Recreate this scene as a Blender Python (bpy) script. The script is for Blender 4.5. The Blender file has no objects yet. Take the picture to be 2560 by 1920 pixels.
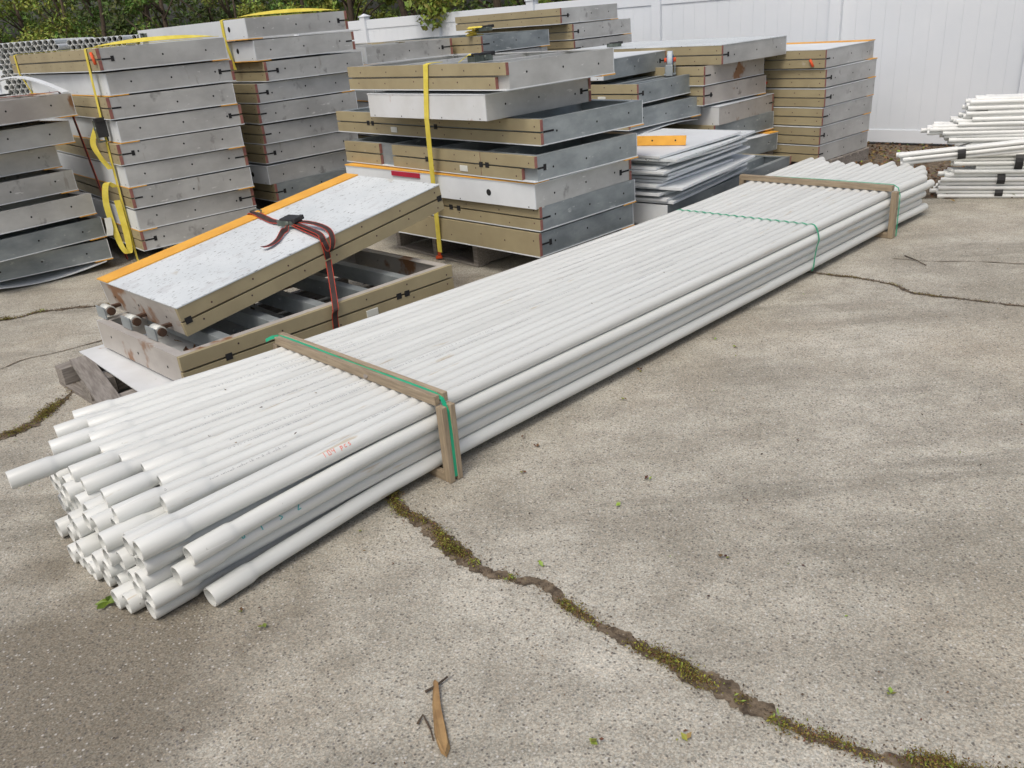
import bpy, bmesh, math, random
from mathutils import Vector, Matrix, noise
random.seed(11)
R = math.radians
C = bpy.context.scene.collection
PI = math.pi

# ---------------------------------------------------------------- camera, sky, sun, exposure
scene = bpy.context.scene
PITCH, ROLL, CAMH, FPX = 0.41523, 0.08657, 1.66, 2095.0
cd = bpy.data.cameras.new("camera"); cam = bpy.data.objects.new("camera", cd); C.objects.link(cam)
fw = Vector((0, math.cos(PITCH), -math.sin(PITCH)))
r0 = Vector((1, 0, 0)); u0 = r0.cross(fw)
rr = r0*math.cos(ROLL) - u0*math.sin(ROLL); uu = r0*math.sin(ROLL) + u0*math.cos(ROLL)
m = Matrix((rr, uu, -fw)).transposed().to_4x4(); m.translation = (0, 0, CAMH)
cam.matrix_world = m
cd.sensor_width = 36; cd.lens = 36*FPX/2560; cd.clip_start = 0.05; cd.clip_end = 500
scene.camera = cam

SUN_EL, SUN_ROT = R(58), R(205)
w = bpy.data.worlds.new("World"); scene.world = w; w.use_nodes = True
nt = w.node_tree; bg = nt.nodes["Background"]
sky = nt.nodes.new("ShaderNodeTexSky"); sky.sky_type = 'NISHITA'; sky.sun_disc = False
sky.sun_elevation = SUN_EL; sky.sun_rotation = SUN_ROT
sky.air_density = 1.0; sky.dust_density = 6.0; sky.ozone_density = 1.0
hs = nt.nodes.new("ShaderNodeHueSaturation"); hs.inputs["Saturation"].default_value = 0.9   # an overcast, nearly grey sky
nt.links.new(sky.outputs[0], hs.inputs["Color"]); nt.links.new(hs.outputs[0], bg.inputs[0])
bg.inputs[1].default_value = 0.15
sl = bpy.data.lights.new("sun", 'SUN'); sl.energy = 0.9; sl.angle = R(16); sl.color = (0.985, 1, 0.94)
so = bpy.data.objects.new("sun", sl); C.objects.link(so)
# direction the light comes from (azimuth measured like the sky's rotation: from +Y towards +X)
sd = Vector((math.sin(SUN_ROT)*math.cos(SUN_EL), math.cos(SUN_ROT)*math.cos(SUN_EL), math.sin(SUN_EL)))
so.rotation_euler = sd.to_track_quat('Z', 'Y').to_euler(); so.location = sd*30
scene.view_settings.view_transform = 'Standard'; scene.view_settings.look = 'None'
scene.view_settings.exposure = -0.04; scene.view_settings.gamma = 1
scene.cycles.max_bounces = 6

# ---------------------------------------------------------------- materials
def mat(name, c1, c2=None, scale=6, rough=.6, metal=0, stretch=(1, 1, 1), bump=0, bscale=200, spots=None, detail=5, spec=.4, contrast=(.35, .65), vary=.0, island=None, rotz=None):
    """Two-tone noise colour on object coordinates; spots = list of (colour, scale, threshold, stretch)."""
    M = bpy.data.materials.new(name); M.use_nodes = True
    t = M.node_tree; N = t.nodes; L = t.links; b = N["Principled BSDF"]
    b.inputs["Roughness"].default_value = rough; b.inputs["Metallic"].default_value = metal
    b.inputs["Specular IOR Level"].default_value = spec
    tc = N.new("ShaderNodeTexCoord"); oi = N.new("ShaderNodeObjectInfo")
    off = N.new("ShaderNodeVectorMath"); off.operation = 'MULTIPLY_ADD'
    cr = N.new("ShaderNodeCombineXYZ")
    for k in range(3): L.new(oi.outputs["Random"], cr.inputs[k])
    L.new(cr.outputs[0], off.inputs[0]); off.inputs[1].default_value = (37, 53, 71); L.new(tc.outputs["Object"], off.inputs[2])
    def noisetex(sc, st=(1, 1, 1), det=5):
        mp = N.new("ShaderNodeMapping"); mp.inputs["Scale"].default_value = st; src_ = off.outputs[0]
        if rotz:
            m0 = N.new("ShaderNodeMapping"); m0.inputs["Rotation"].default_value = (0, 0, -rotz); L.new(src_, m0.inputs[0]); src_ = m0.outputs[0]
        L.new(src_, mp.inputs[0])
        n = N.new("ShaderNodeTexNoise"); n.inputs["Scale"].default_value = sc; n.inputs["Detail"].default_value = det; n.inputs["Roughness"].default_value = .6
        L.new(mp.outputs[0], n.inputs["Vector"]); return n
    c2 = c2 or tuple(x*.8 for x in c1)
    n = noisetex(scale, stretch, detail)
    rp = N.new("ShaderNodeValToRGB"); rp.color_ramp.elements[0].position = contrast[0]; rp.color_ramp.elements[1].position = contrast[1]
    rp.color_ramp.elements[0].color = (*c2, 1); rp.color_ramp.elements[1].color = (*c1, 1)
    L.new(n.outputs["Fac"], rp.inputs[0]); out = rp.outputs[0]
    for col, sc, th, st in (spots or []):
        s = noisetex(sc, st, 4); r2 = N.new("ShaderNodeValToRGB")
        r2.color_ramp.elements[0].position = th; r2.color_ramp.elements[1].position = min(1, th+.06)
        r2.color_ramp.elements[0].color = (0, 0, 0, 1); r2.color_ramp.elements[1].color = (1, 1, 1, 1)
        L.new(s.outputs["Fac"], r2.inputs[0])
        mx = N.new("ShaderNodeMix"); mx.data_type = 'RGBA'; L.new(r2.outputs[0], mx.inputs[0])
        L.new(out, mx.inputs[6]); mx.inputs[7].default_value = (*col, 1); out = mx.outputs[2]
    if vary or island:
        h = N.new("ShaderNodeHueSaturation"); L.new(out, h.inputs["Color"])
        src = oi.outputs["Random"]
        if island:
            ge = N.new("ShaderNodeNewGeometry"); src = ge.outputs["Random Per Island"]
            mh = N.new("ShaderNodeMapRange"); mh.inputs[3].default_value = .5-.05; mh.inputs[4].default_value = .5+.035; L.new(src, mh.inputs[0]); L.new(mh.outputs[0], h.inputs["Hue"])
        mr = N.new("ShaderNodeMapRange"); v = vary or island; mr.inputs[3].default_value = 1-v; mr.inputs[4].default_value = 1+v
        L.new(src, mr.inputs[0]); L.new(mr.outputs[0], h.inputs["Value"]); out = h.outputs[0]
    L.new(out, b.inputs["Base Color"])
    if bump:
        bn = noisetex(bscale, stretch if max(stretch) > 3 else (1, 1, 1), 3); bp = N.new("ShaderNodeBump"); bp.inputs["Strength"].default_value = bump; bp.inputs["Distance"].default_value = .004
        L.new(bn.outputs["Fac"], bp.inputs["Height"]); L.new(bp.outputs[0], b.inputs["Normal"])
    return M

RUST = (.22, .07, .02)
PIPE = mat("pvc", (.665, .68, .655), (.60, .61, .585), 3, .33, stretch=(.35, 6, 6), vary=.04, rotz=R(43.36), spots=[((.52, .47, .38), 5, .655, (.5, 6, 6)), ((.46, .44, .40), 16, .70, (.22, 7, 7)), ((.13, .11, .09), 40, .72, (1, 1, 1)), ((.75, .76, .74), 9, .66, (.12, 9, 9))])
THINPIPE = mat("thin_pvc", (.76, .77, .75), (.68, .695, .67), 4, .4, vary=.06)
ALU = mat("weathered_aluminium", (.55, .555, .535), (.40, .40, .385), 2.6, .48, .25, (1, 1, 1.6), bump=.05, bscale=60, vary=.06,
          spots=[((.31, .305, .295), 6, .63, (1, 1, .8)), ((.36, .345, .32), 14, .66, (1, 1, .25)), ((.67, .67, .65), 12, .66, (1, 1, 3)), ((.20, .19, .18), 30, .72, (1, 1, 1))])
ZINC = mat("galvanised_steel", (.36, .395, .405), (.21, .24, .25), 3, .45, .35, (1, 1, 2), bump=.04, bscale=80, vary=.08,
           spots=[((.48, .51, .52), 9, .64, (1, 1, 2.5)), ((.11, .12, .13), 7, .70, (1, 1, 1))])
STAINED = mat("stained_aluminium", (.53, .505, .465), (.40, .37, .34), 2.5, .5, .25, (1, 1, 1.5), vary=.05,
              spots=[((.27, .14, .07), 3.2, .58, (1, 1, 1)), ((.25, .23, .21), 8, .66, (1, 1, 1))])
TAN = mat("tan_board", (.37, .315, .19), (.31, .26, .155), 4, .6, stretch=(1, 1, 1), vary=.06, bump=.04, bscale=120, spots=[((.42, .37, .27), 6, .70, (1, 1, 1))])
TANEND = mat("board_end", (.32, .15, .12), (.24, .09, .08), 20, .7)
WHITE = mat("white_sheet", (.70, .73, .745), (.61, .64, .655), 2.5, .5, spots=[((.40, .38, .34), 26, .71, (1, 1, 1))], vary=.04)
RUSTWHITE = mat("rust_edged_white", (.66, .68, .69), (.56, .57, .56), 2.5, .5, spots=[((.30, .11, .03), 4.5, .645, (1, 1, .6)), ((.35, .33, .30), 30, .70, (1, 1, 1))])
SPECK = mat("speckled_white", (.66, .695, .70), (.57, .61, .62), 2.5, .5, spots=[((.56, .585, .59), 7, .58, (1.4, .7, 1)), ((.36, .37, .37), 26, .64, (1.5, .6, 1)), ((.10, .095, .085), 56, .615, (1.7, .5, 1)), ((.50, .48, .42), 4, .68, (1, 1, 1))])
EDGE = mat("yellow_edge", (.80, .42, .06), (.68, .33, .045), 5, .5, vary=.05, spots=[((.45, .20, .05), 14, .70, (1, 1, 1))])
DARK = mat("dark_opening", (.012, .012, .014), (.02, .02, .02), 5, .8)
SCREW = mat("screw_head", (.10, .04, .035), (.05, .03, .03), 30, .6)
RUSTM = mat("rusty_steel", (.10, .052, .030), (.05, .03, .02), 18, .9, .0, bump=.3, bscale=80)
WOOD = mat("new_timber", (.38, .305, .21), (.24, .19, .13), 6, .7, stretch=(16, 1.2, 16), bump=.15, bscale=30, vary=.08, spots=[((.20, .14, .08), 9, .70, (1, 1, 1))])
OLDWOOD = mat("weathered_timber", (.30, .275, .245), (.17, .15, .13), 6, .8, stretch=(14, 1.2, 14), bump=.25, bscale=30, vary=.12)
GREEN = mat("green_strap", (.02, .42, .22), (.015, .34, .18), 10, .35)
YELLOW = mat("yellow_webbing", (.76, .64, .11), (.64, .52, .06), 14, .7, bump=.1, bscale=300)
BLACK = mat("black_rubber", (.02, .02, .022), (.035, .035, .035), 12, .6)
BUCKLE = mat("buckle_steel", (.22, .25, .22), (.10, .12, .10), 14, .4, .7)
WEB = mat("dark_webbing", (.035, .022, .020), (.06, .035, .03), 20, .75)
REDW = mat("red_edge", (.55, .06, .03), (.42, .04, .02), 20, .7)
ORANGE = mat("orange_paint", (.75, .10, .03), (.60, .08, .02), 10, .6)
BLUE = mat("blue_plastic", (.04, .12, .35), (.03, .09, .26), 10, .5)
PALEBLUE = mat("pale_tyre", (.55, .60, .62), (.42, .47, .50), 8, .5)
VINYL = mat("white_vinyl", (.73, .765, .80), (.69, .73, .77), 1.5, .35)
PLATE = mat("white_plate", (.66, .67, .62), (.58, .59, .54), 8, .4)
BARK = mat("bark", (.11, .08, .055), (.05, .038, .028), 10, .9, stretch=(6, 6, 1), bump=.6, bscale=20)
LEAF = mat("leaf_green", (.17, .26, .045), (.08, .14, .026), .9, .55, island=.45, spec=.3)
LEAFY = mat("leaf_yellow_green", (.29, .345, .06), (.14, .18, .032), .9, .55, island=.4, spec=.3)  # on the shrubs this yellow-green carries the lit look in the leaf colour
LEAFD = mat("leaf_shaded", (.09, .13, .03), (.05, .075, .018), .9, .6, island=.45, spec=.3)  # darkened copy of the green: thicket shade put into the leaf colour
MOSSM = mat("moss", (.23, .205, .035), (.12, .10, .02), 14, .9, island=.5)
DIRTM = mat("dirt", (.20, .155, .105), (.055, .04, .027), 30, .95, bump=.8, bscale=150, spots=[((.30, .26, .21), 60, .66, (1, 1, 1))])
BARKCHIP = mat("dry_wood_chip", (.36, .23, .10), (.24, .14, .06), 18, .8, stretch=(1, 1, 1), bump=.4, bscale=80)
DRY = mat("dead_leaves", (.20, .11, .05), (.09, .05, .025), 9, .9, island=.6)
INK = mat("grey_print", (.16, .16, .18), (.22, .22, .24), 60, .6)
REDINK = mat("red_marker", (.70, .16, .12), (.74, .30, .24), 60, .6)
TEALINK = mat("teal_marker", (.05, .38, .38), (.20, .48, .46), 60, .6)

# ---------------------------------------------------------------- mesh helpers
class MB:
    def __init__(s): s.v = []; s.f = []; s.m = []; s.sm = []
    def add(s, vs, fs, mi=0, smooth=False):
        o = len(s.v); s.v += [tuple(v) for v in vs]
        for f in fs: s.f.append([o+i for i in f]); s.m.append(mi); s.sm.append(smooth)
    def box(s, x0, x1, y0, y1, z0, z1, mi=0, T=None):
        vs = [Vector((x, y, z)) for z in (z0, z1) for y in (y0, y1) for x in (x0, x1)]
        if T: vs = [T @ v for v in vs]
        s.add(vs, [(0, 2, 3, 1), (4, 5, 7, 6), (0, 1, 5, 4), (2, 6, 7, 3), (0, 4, 6, 2), (1, 3, 7, 5)], mi)
    def disc(s, c, n, r, mi=0, k=8, sx=1.0):
        c = Vector(c); n = Vector(n).normalized(); a = n.orthogonal().normalized() if abs(n.z) > .9 else n.cross(Vector((0, 0, 1))).normalized(); b = n.cross(a)
        s.add([c + a*math.cos(2*PI*i/k)*r*sx + b*math.sin(2*PI*i/k)*r for i in range(k)], [tuple(range(k))], mi)
    def tube(s, pts, rad, k=10, mi=0, cap=True, up=Vector((0, 0, 1))):
        rings = []; P = [Vector(p) for p in pts]; rad = rad if isinstance(rad, (list, tuple)) else [rad]*len(P)
        o = len(s.v)
        for i, p in enumerate(P):
            d = (P[min(i+1, len(P)-1)] - P[max(i-1, 0)])
            if d.length < 1e-9: d = Vector((1, 0, 0)) if not rings else rings[-1]
            d.normalize(); rings.append(d)
            a = d.cross(up); a = d.orthogonal() if a.length < 1e-3 else a; a.normalize(); b = a.cross(d)
            s.v += [tuple(p + (a*math.cos(2*PI*j/k) + b*math.sin(2*PI*j/k))*rad[i]) for j in range(k)]
        for i in range(len(P)-1):
            for j in range(k):
                s.f.append([o+i*k+j, o+(i+1)*k+j, o+(i+1)*k+(j+1) % k, o+i*k+(j+1) % k]); s.m.append(mi); s.sm.append(True)
        if cap:
            s.f.append([o+j for j in range(k)]); s.m.append(mi); s.sm.append(False)
            s.f.append([o+(len(P)-1)*k+j for j in reversed(range(k))]); s.m.append(mi); s.sm.append(False)
    def ribbon(s, pts, wid, w_, th=.003, mi=0, edge=None):
        """Flat strap along pts; wid = width direction (one or one per point); edge = material of a thin band along both sides."""
        P = [Vector(p) for p in pts]; W = [Vector(x).normalized() for x in wid] if isinstance(wid, list) else [Vector(wid).normalized()]*len(P)
        bands = [(-.5, .5, mi)] if edge is None else [(-.5, -.40, edge), (-.40, .40, mi), (.40, .5, edge)]
        for a, b, mm in bands:
            vs = []
            for i, p in enumerate(P):
                d = (P[min(i+1, len(P)-1)] - P[max(i-1, 0)]).normalized(); n = d.cross(W[i]).normalized()*th/2
                vs += [p+W[i]*a*w_+n, p+W[i]*b*w_+n, p+W[i]*b*w_-n, p+W[i]*a*w_-n]
            fs = []
            for i in range(len(P)-1):
                for j in range(4): fs.append((i*4+j, i*4+(j+1) % 4, i*4+4+(j+1) % 4, i*4+4+j))
            e = (len(P)-1)*4; fs += [(3, 2, 1, 0), (e, e+1, e+2, e+3)]
            s.add(vs, fs, mm)
    def build(s, name, mats, parent=None, bevel=0):
        me = bpy.data.meshes.new(name); me.from_pydata(s.v, [], s.f)
        for M in (mats if isinstance(mats, (list, tuple)) else [mats]): me.materials.append(M)
        me.polygons.foreach_set("material_index", s.m); me.polygons.foreach_set("use_smooth", s.sm); me.update()
        bm = bmesh.new(); bm.from_mesh(me); bmesh.ops.recalc_face_normals(bm, faces=bm.faces) if len(s.f) < 3000 else None; bm.to_mesh(me); bm.free()
        o = bpy.data.objects.new(name, me); C.objects.link(o); o.parent = parent
        if bevel:
            bv = o.modifiers.new("bevel", 'BEVEL'); bv.width = bevel; bv.segments = 2; bv.limit_method = 'ANGLE'
        return o

def smooth(pts, n=6):
    P = [Vector(p) for p in pts]; out = []
    for i in range(len(P)-1):
        p0, p1, p2, p3 = P[max(i-1, 0)], P[i], P[i+1], P[min(i+2, len(P)-1)]
        for k in range(n):
            u = k/n; out.append(.5*((2*p1)+(p2-p0)*u+(2*p0-5*p1+4*p2-p3)*u*u+(3*p1-p0-3*p2+p3)*u**3))
    return out+[P[-1]]

def tag(o, label=None, cat=None, group=None, kind=None):
    if label: o["label"] = label
    if cat: o["category"] = cat
    if group: o["group"] = group
    if kind: o["kind"] = kind
    return o
def thing(name, label, cat, loc=(0, 0, 0), rot=(0, 0, 0), group=None):
    o = bpy.data.objects.new(name, None); C.objects.link(o); o.location = loc; o.rotation_euler = rot; o.empty_display_size = .1
    return tag(o, label, cat, group)
ORD = ["topmost", "second", "third", "fourth", "fifth", "sixth", "seventh", "eighth", "ninth", "tenth", "eleventh", "twelfth", "thirteenth", "fourteenth", "fifteenth", "sixteenth", "seventeenth"]
NTH = ["first"] + ORD[1:]

# ---------------------------------------------------------------- ground
def ground_material():
    M = bpy.data.materials.new("worn_concrete"); M.use_nodes = True
    t = M.node_tree; N = t.nodes; L = t.links; b = N["Principled BSDF"]; b.inputs["Roughness"].default_value = .9; b.inputs["Specular IOR Level"].default_value = .25
    tc = N.new("ShaderNodeTexCoord")
    def nz(sc, st=(1, 1, 1), det=6, rot=0, ro=.6):
        mp = N.new("ShaderNodeMapping"); mp.inputs["Scale"].default_value = st; mp.inputs["Rotation"].default_value = (0, 0, rot); L.new(tc.outputs["Object"], mp.inputs[0])
        n = N.new("ShaderNodeTexNoise"); n.inputs["Scale"].default_value = sc; n.inputs["Detail"].default_value = det; n.inputs["Roughness"].default_value = ro; L.new(mp.outputs[0], n.inputs["Vector"]); return n.outputs["Fac"]
    def ramp(src, a, ca, b_, cb):
        r = N.new("ShaderNodeValToRGB"); e = r.color_ramp.elements; e[0].position = a; e[1].position = b_; e[0].color = (*ca, 1); e[1].color = (*cb, 1); L.new(src, r.inputs[0]); return r.outputs[0]
    def mix(fac, a, b_, mode='MIX'):
        x = N.new("ShaderNodeMix"); x.data_type = 'RGBA'; x.blend_type = mode
        if isinstance(fac, float): x.inputs[0].default_value = fac
        else: L.new(fac, x.inputs[0])
        for s_, i in ((a, 6), (b_, 7)):
            if isinstance(s_, tuple): x.inputs[i].default_value = (*s_, 1)
            else: L.new(s_, x.inputs[i])
        return x.outputs[2]
    w3 = lambda v: (v, v, v)
    base = ramp(nz(.8, det=7, ro=.65), .36, (.318, .300, .248), .64, (.478, .460, .398))
    band = ramp(nz(1.0, (.55, 2.3, 1), 6, R(14), .65), .47, w3(0), .68, w3(.62))           # long weather stains across the slab
    base = mix(band, base, (.245, .229, .190))
    band2 = ramp(nz(1.3, (.5, 2.8, 1), 6, R(48), .6), .56, w3(0), .66, w3(.6)); base = mix(band2, base, (.212, .202, .168))
    blot = ramp(nz(3.2, det=10, ro=.78), .38, w3(0), .58, w3(1))
    base = mix(blot, mix(.42, base, (.222, .206, .170)), base)
    tanb = ramp(nz(.55, det=5, rot=2.1), .50, w3(0), .66, w3(.5)); base = mix(tanb, base, (.375, .335, .262))
    # a big oily brown patch of old dirt round the near left corner
    mp = N.new("ShaderNodeMapping"); mp.inputs["Location"].default_value = (.837, -1.0, 0); mp.inputs["Scale"].default_value = (.62, .54, .62); L.new(tc.outputs["Object"], mp.inputs[0])
    wob = N.new("ShaderNodeTexNoise"); wob.inputs["Scale"].default_value = 2.2; wob.inputs["Detail"].default_value = 6; L.new(tc.outputs["Object"], wob.inputs["Vector"])
    gr = N.new("ShaderNodeVectorMath"); gr.operation = 'LENGTH'; L.new(mp.outputs[0], gr.inputs[0])
    ad = N.new("ShaderNodeMath"); ad.operation = 'MULTIPLY_ADD'; L.new(wob.outputs["Fac"], ad.inputs[0]); ad.inputs[1].default_value = 1.1; L.new(gr.outputs["Value"], ad.inputs[2])
    pat = ramp(ad.outputs[0], .75, w3(.85), 1.55, w3(0)); base = mix(pat, base, (.178, .158, .122))
    # exposed aggregate: grains with their own tone, scattered pale pebbles and dark pits
    vo = N.new("ShaderNodeTexVoronoi"); vo.inputs["Scale"].default_value = 230; L.new(tc.outputs["Object"], vo.inputs["Vector"])
    sp = N.new("ShaderNodeSeparateColor"); L.new(vo.outputs["Color"], sp.inputs[0])
    tone = ramp(sp.outputs[0], .0, w3(.62), 1., w3(1.42)); col = mix(.75, base, tone, 'MULTIPLY')
    grit = ramp(nz(150, det=4, ro=.8), .30, w3(.70), .70, w3(1.28)); col = mix(.8, col, grit, 'MULTIPLY')
    hue = ramp(sp.outputs[1], .0, (1.08, .98, .90), 1., (.95, 1.0, 1.04)); col = mix(.6, col, hue, 'MULTIPLY')
    vo2 = N.new("ShaderNodeTexVoronoi"); vo2.inputs["Scale"].default_value = 95; L.new(tc.outputs["Object"], vo2.inputs["Vector"])
    s2 = N.new("ShaderNodeSeparateColor"); L.new(vo2.outputs["Color"], s2.inputs[0])
    near = ramp(vo2.outputs["Distance"], .22, w3(1), .44, w3(0))
    big = mix(1.0, ramp(s2.outputs[1], .86, w3(0), .90, w3(.6)), near, 'MULTIPLY'); col = mix(big, col, (.62, .605, .57))
    drk = mix(1.0, ramp(s2.outputs[2], .86, w3(0), .9, w3(.75)), near, 'MULTIPLY'); col = mix(drk, col, (.085, .076, .07))
    L.new(col, b.inputs["Base Color"])
    bp = N.new("ShaderNodeBump"); bp.inputs["Strength"].default_value = .45; bp.inputs["Distance"].default_value = .004; bp.invert = True
    L.new(vo2.outputs["Distance"], bp.inputs["Height"]); L.new(bp.outputs[0], b.inputs["Normal"])
    return M
g = MB(); n_ = 60
g.add([(-120, -60, 0), (120, -60, 0), (120, 180, 0), (-120, 180, 0)], [(0, 1, 2, 3)])
tag(g.build("ground", ground_material()), kind="structure")

def ragged_strip(name, pts, wfun, z=.004, mats=DIRTM, kind="structure"):
    P = []
    C_ = [Vector((*p, 0)) for p in pts]
    for i in range(len(C_)-1):
        p0, p1, p2, p3 = C_[max(i-1, 0)], C_[i], C_[i+1], C_[min(i+2, len(C_)-1)]; n = max(2, int((p2-p1).length/.007))
        for k in range(n):
            u = k/n; P.append(.5*((2*p1)+(p2-p0)*u+(2*p0-5*p1+4*p2-p3)*u*u+(3*p1-p0-3*p2+p3)*u**3))
    P.append(C_[-1])
    mb = MB(); L_, R_ = [], []
    def wob(p, o): return max(.12, .75 + .8*noise.noise(Vector((p.x*9, p.y*9, o))) + .7*noise.noise(Vector((p.x*31, p.y*31, o))) + .45*noise.noise(Vector((p.x*90, p.y*90, o))))
    for i, p in enumerate(P):
        d = (P[min(i+4, len(P)-1)]-P[max(i-4, 0)]).normalized(); s = Vector((-d.y, d.x, 0)); u = i/(len(P)-1); wd = wfun(u)
        L_.append(p + s*wd*wob(p, 1.5)); R_.append(p - s*wd*wob(p, 8.5))
    vs = [(*v.xy, z) for v in L_+R_]; n = len(P)
    mb.add(vs, [(i, i+1, n+i+1, n+i) for i in range(n-1)])
    o = mb.build(name, mats); tag(o, kind=kind); return P
CR1 = [[-0.506, 2.8], [-0.464, 2.715], [-0.392, 2.614], [-0.315, 2.524], [-0.24, 2.391], [-0.184, 2.315], [-0.128, 2.257], [-0.042, 2.204], [0.033, 2.171], [0.09, 2.094], [0.133, 2.028], [0.185, 1.966], [0.241, 1.907], [0.296, 1.853], [0.343, 1.807], [0.38, 1.77], [0.409, 1.73], [0.458, 1.689], [0.507, 1.643], [0.55, 1.59], [0.591, 1.542], [0.637, 1.506], [0.678, 1.476], [0.722, 1.449], [0.764, 1.423], [0.824, 1.402], [0.887, 1.384], [0.957, 1.352], [1.2, 1.27], [1.5, 1.2]]
CR2 = [[-2.75, 3.56], [-2.516, 3.641], [-2.424, 3.687], [-2.376, 3.786], [-2.358, 3.872], [-2.344, 3.973], [-2.344, 4.086], [-2.348, 4.19], [-2.364, 4.301]]
CR3 = [[-4.2, 5.4], [-3.567, 5.591], [-3.415, 5.618], [-3.317, 5.703], [-3.221, 5.738], [-3.138, 5.742], [-3.031, 5.757], [-2.915, 5.753], [-2.8, 5.748], [-2.657, 5.674], [-2.3, 5.7], [-1.6, 5.75]]
CR4 = [[1.9, 5.16], [1.995, 5.079], [2.079, 5.0], [2.19, 4.905], [2.314, 4.743], [2.34, 4.593], [2.43, 4.491], [2.543, 4.401], [2.667, 4.302], [2.847, 4.164], [3.3, 4.0], [4.5, 3.6]]
CR5 = [[-3.3, 4.40], [-3.001, 4.584], [-2.895, 4.745], [-2.758, 4.81], [-2.644, 4.883], [-2.5, 5.0]]
CR6 = [[2.55, 5.25], [2.75, 5.12], [3.0, 5.03], [3.3, 4.86], [3.8, 4.7]]
P1_ = ragged_strip("crack", CR1, lambda u: .021+.012*math.sin(u*9)**2)
P2_ = ragged_strip("crack", CR2, lambda u: .045*(1-u)+.012)
P3_ = ragged_strip("crack", CR3, lambda u: .022)
P4_ = ragged_strip("crack", CR4, lambda u: .014)
P5_ = ragged_strip("crack", CR5, lambda u: .006)
P6_ = ragged_strip("crack", CR6, lambda u: .005)

def leaf_quad(mb, p, size, nrm, mi=0, asp=.45):
    nrm = nrm.normalized(); a = nrm.orthogonal().normalized(); a.rotate(Matrix.Rotation(random.uniform(0, 2*PI), 3, nrm)); b = nrm.cross(a)
    l, w_ = size, size*asp
    mb.add([p-a*l*.5, p+b*w_*.5+nrm*l*.06, p+a*l*.5, p-b*w_*.5+nrm*l*.06], [(0, 1, 2, 3)], mi)
def rndv(): 
    while True:
        v = Vector((random.uniform(-1, 1), random.uniform(-1, 1), random.uniform(-1, 1)))
        if .05 < v.length < 1: return v.normalized()
def moss_on(name, paths):
    mb = MB()
    for P, dens, spread, hgt, keep in paths:
        for i, p in enumerate(P):
            k = noise.noise(Vector((p.x*6, p.y*6, 3.1))) + .5*noise.noise(Vector((p.x*19, p.y*19, 5.1)))
            side = noise.noise(Vector((p.x*8, p.y*8, 9.9)))*spread*1.6
            for _ in range(3):                                          # crumbs of soil and grit along the edge
                q = p + Vector((random.gauss(0, spread*1.9), random.gauss(0, spread*1.9), .006)); leaf_quad(mb, q, random.uniform(.004, .010), rndv()+Vector((0, 0, 1)), 3, .7)
            if k < keep: continue
            for _ in range(int(dens*(.25+max(0, k-keep)*1.7))):
                q = p + Vector((random.gauss(side, spread), random.gauss(side, spread), .004 + abs(random.gauss(0, hgt))*.5*min(1, .3+k-keep)))
                r_ = random.random()
                leaf_quad(mb, q, random.uniform(.003, .010), rndv()+Vector((0, 0, .6)), 0 if r_ < .56 else (1 if r_ < .93 else 2), random.uniform(.25, .6))
            if hgt > .02 and random.random() < .05+.12*max(0, k):
                for _ in range(14): leaf_quad(mb, p + Vector((random.gauss(side, .010), random.gauss(side, .010), random.uniform(.004, .022))), random.uniform(.010, .020), rndv()+Vector((0, 0, .9)), 2 if random.random() < .55 else 0, .35)
    tag(mb.build(name, [MOSSM, DRY, LEAFY, DIRTM]), kind="stuff")
moss_on("moss", [(P1_, 50, .014, .030, -.24), (P2_, 60, .022, .02, -.35), (P3_, 30, .014, .022, -.2), (P4_, 10, .009, .007, -.05)])

# mulch bed between slab and fence
mulch_out = [(2.55, 7.75), (2.85, 7.30), (3.05, 7.02), (3.46, 6.80), (3.87, 6.70), (4.5, 6.55), (5.2, 6.5), (8, 5.2), (9.6, 4.2), (9.0, 5.2), (4.75, 9.2), (4.0, 9.9), (2.0, 11.8), (1.3, 11.2), (2.2, 9.2)]
mb = MB()
ring = []
for i, p in enumerate(mulch_out):
    q = mulch_out[(i+1) % len(mulch_out)]
    for k in range(8):
        t = k/8; ring.append((p[0]*(1-t)+q[0]*t+random.uniform(-.03, .03), p[1]*(1-t)+q[1]*t+random.uniform(-.03, .03), .005))
mb.add(ring, [tuple(range(len(ring)))])
tag(mb.build("soil", DIRTM), kind="structure")
mb = MB()
def inpoly(x, y):
    c = False; n = len(mulch_out)
    for i in range(n):
        (xa, ya), (xb, yb) = mulch_out[i], mulch_out[i-1]
        if (ya > y) != (yb > y) and x < (xb-xa)*(y-ya)/(yb-ya)+xa: c = not c
    return c
k = 0
while k < 5200:
    x, y = random.uniform(1.3, 6.2), random.uniform(6.3, 11)
    if inpoly(x, y) or (random.random() < .10 and inpoly(x+.1, y+.15)):
        leaf_quad(mb, Vector((x, y, random.uniform(.008, .035))), random.uniform(.02, .055), Vector((random.gauss(0, .5), random.gauss(0, .5), 1)), 0 if random.random() < .86 else (1 if random.random() < .7 else 2), random.uniform(.3, .7)); k += 1
tag(mb.build("leaf_litter", [DRY, MOSSM, LEAFY]), kind="stuff")

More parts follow.
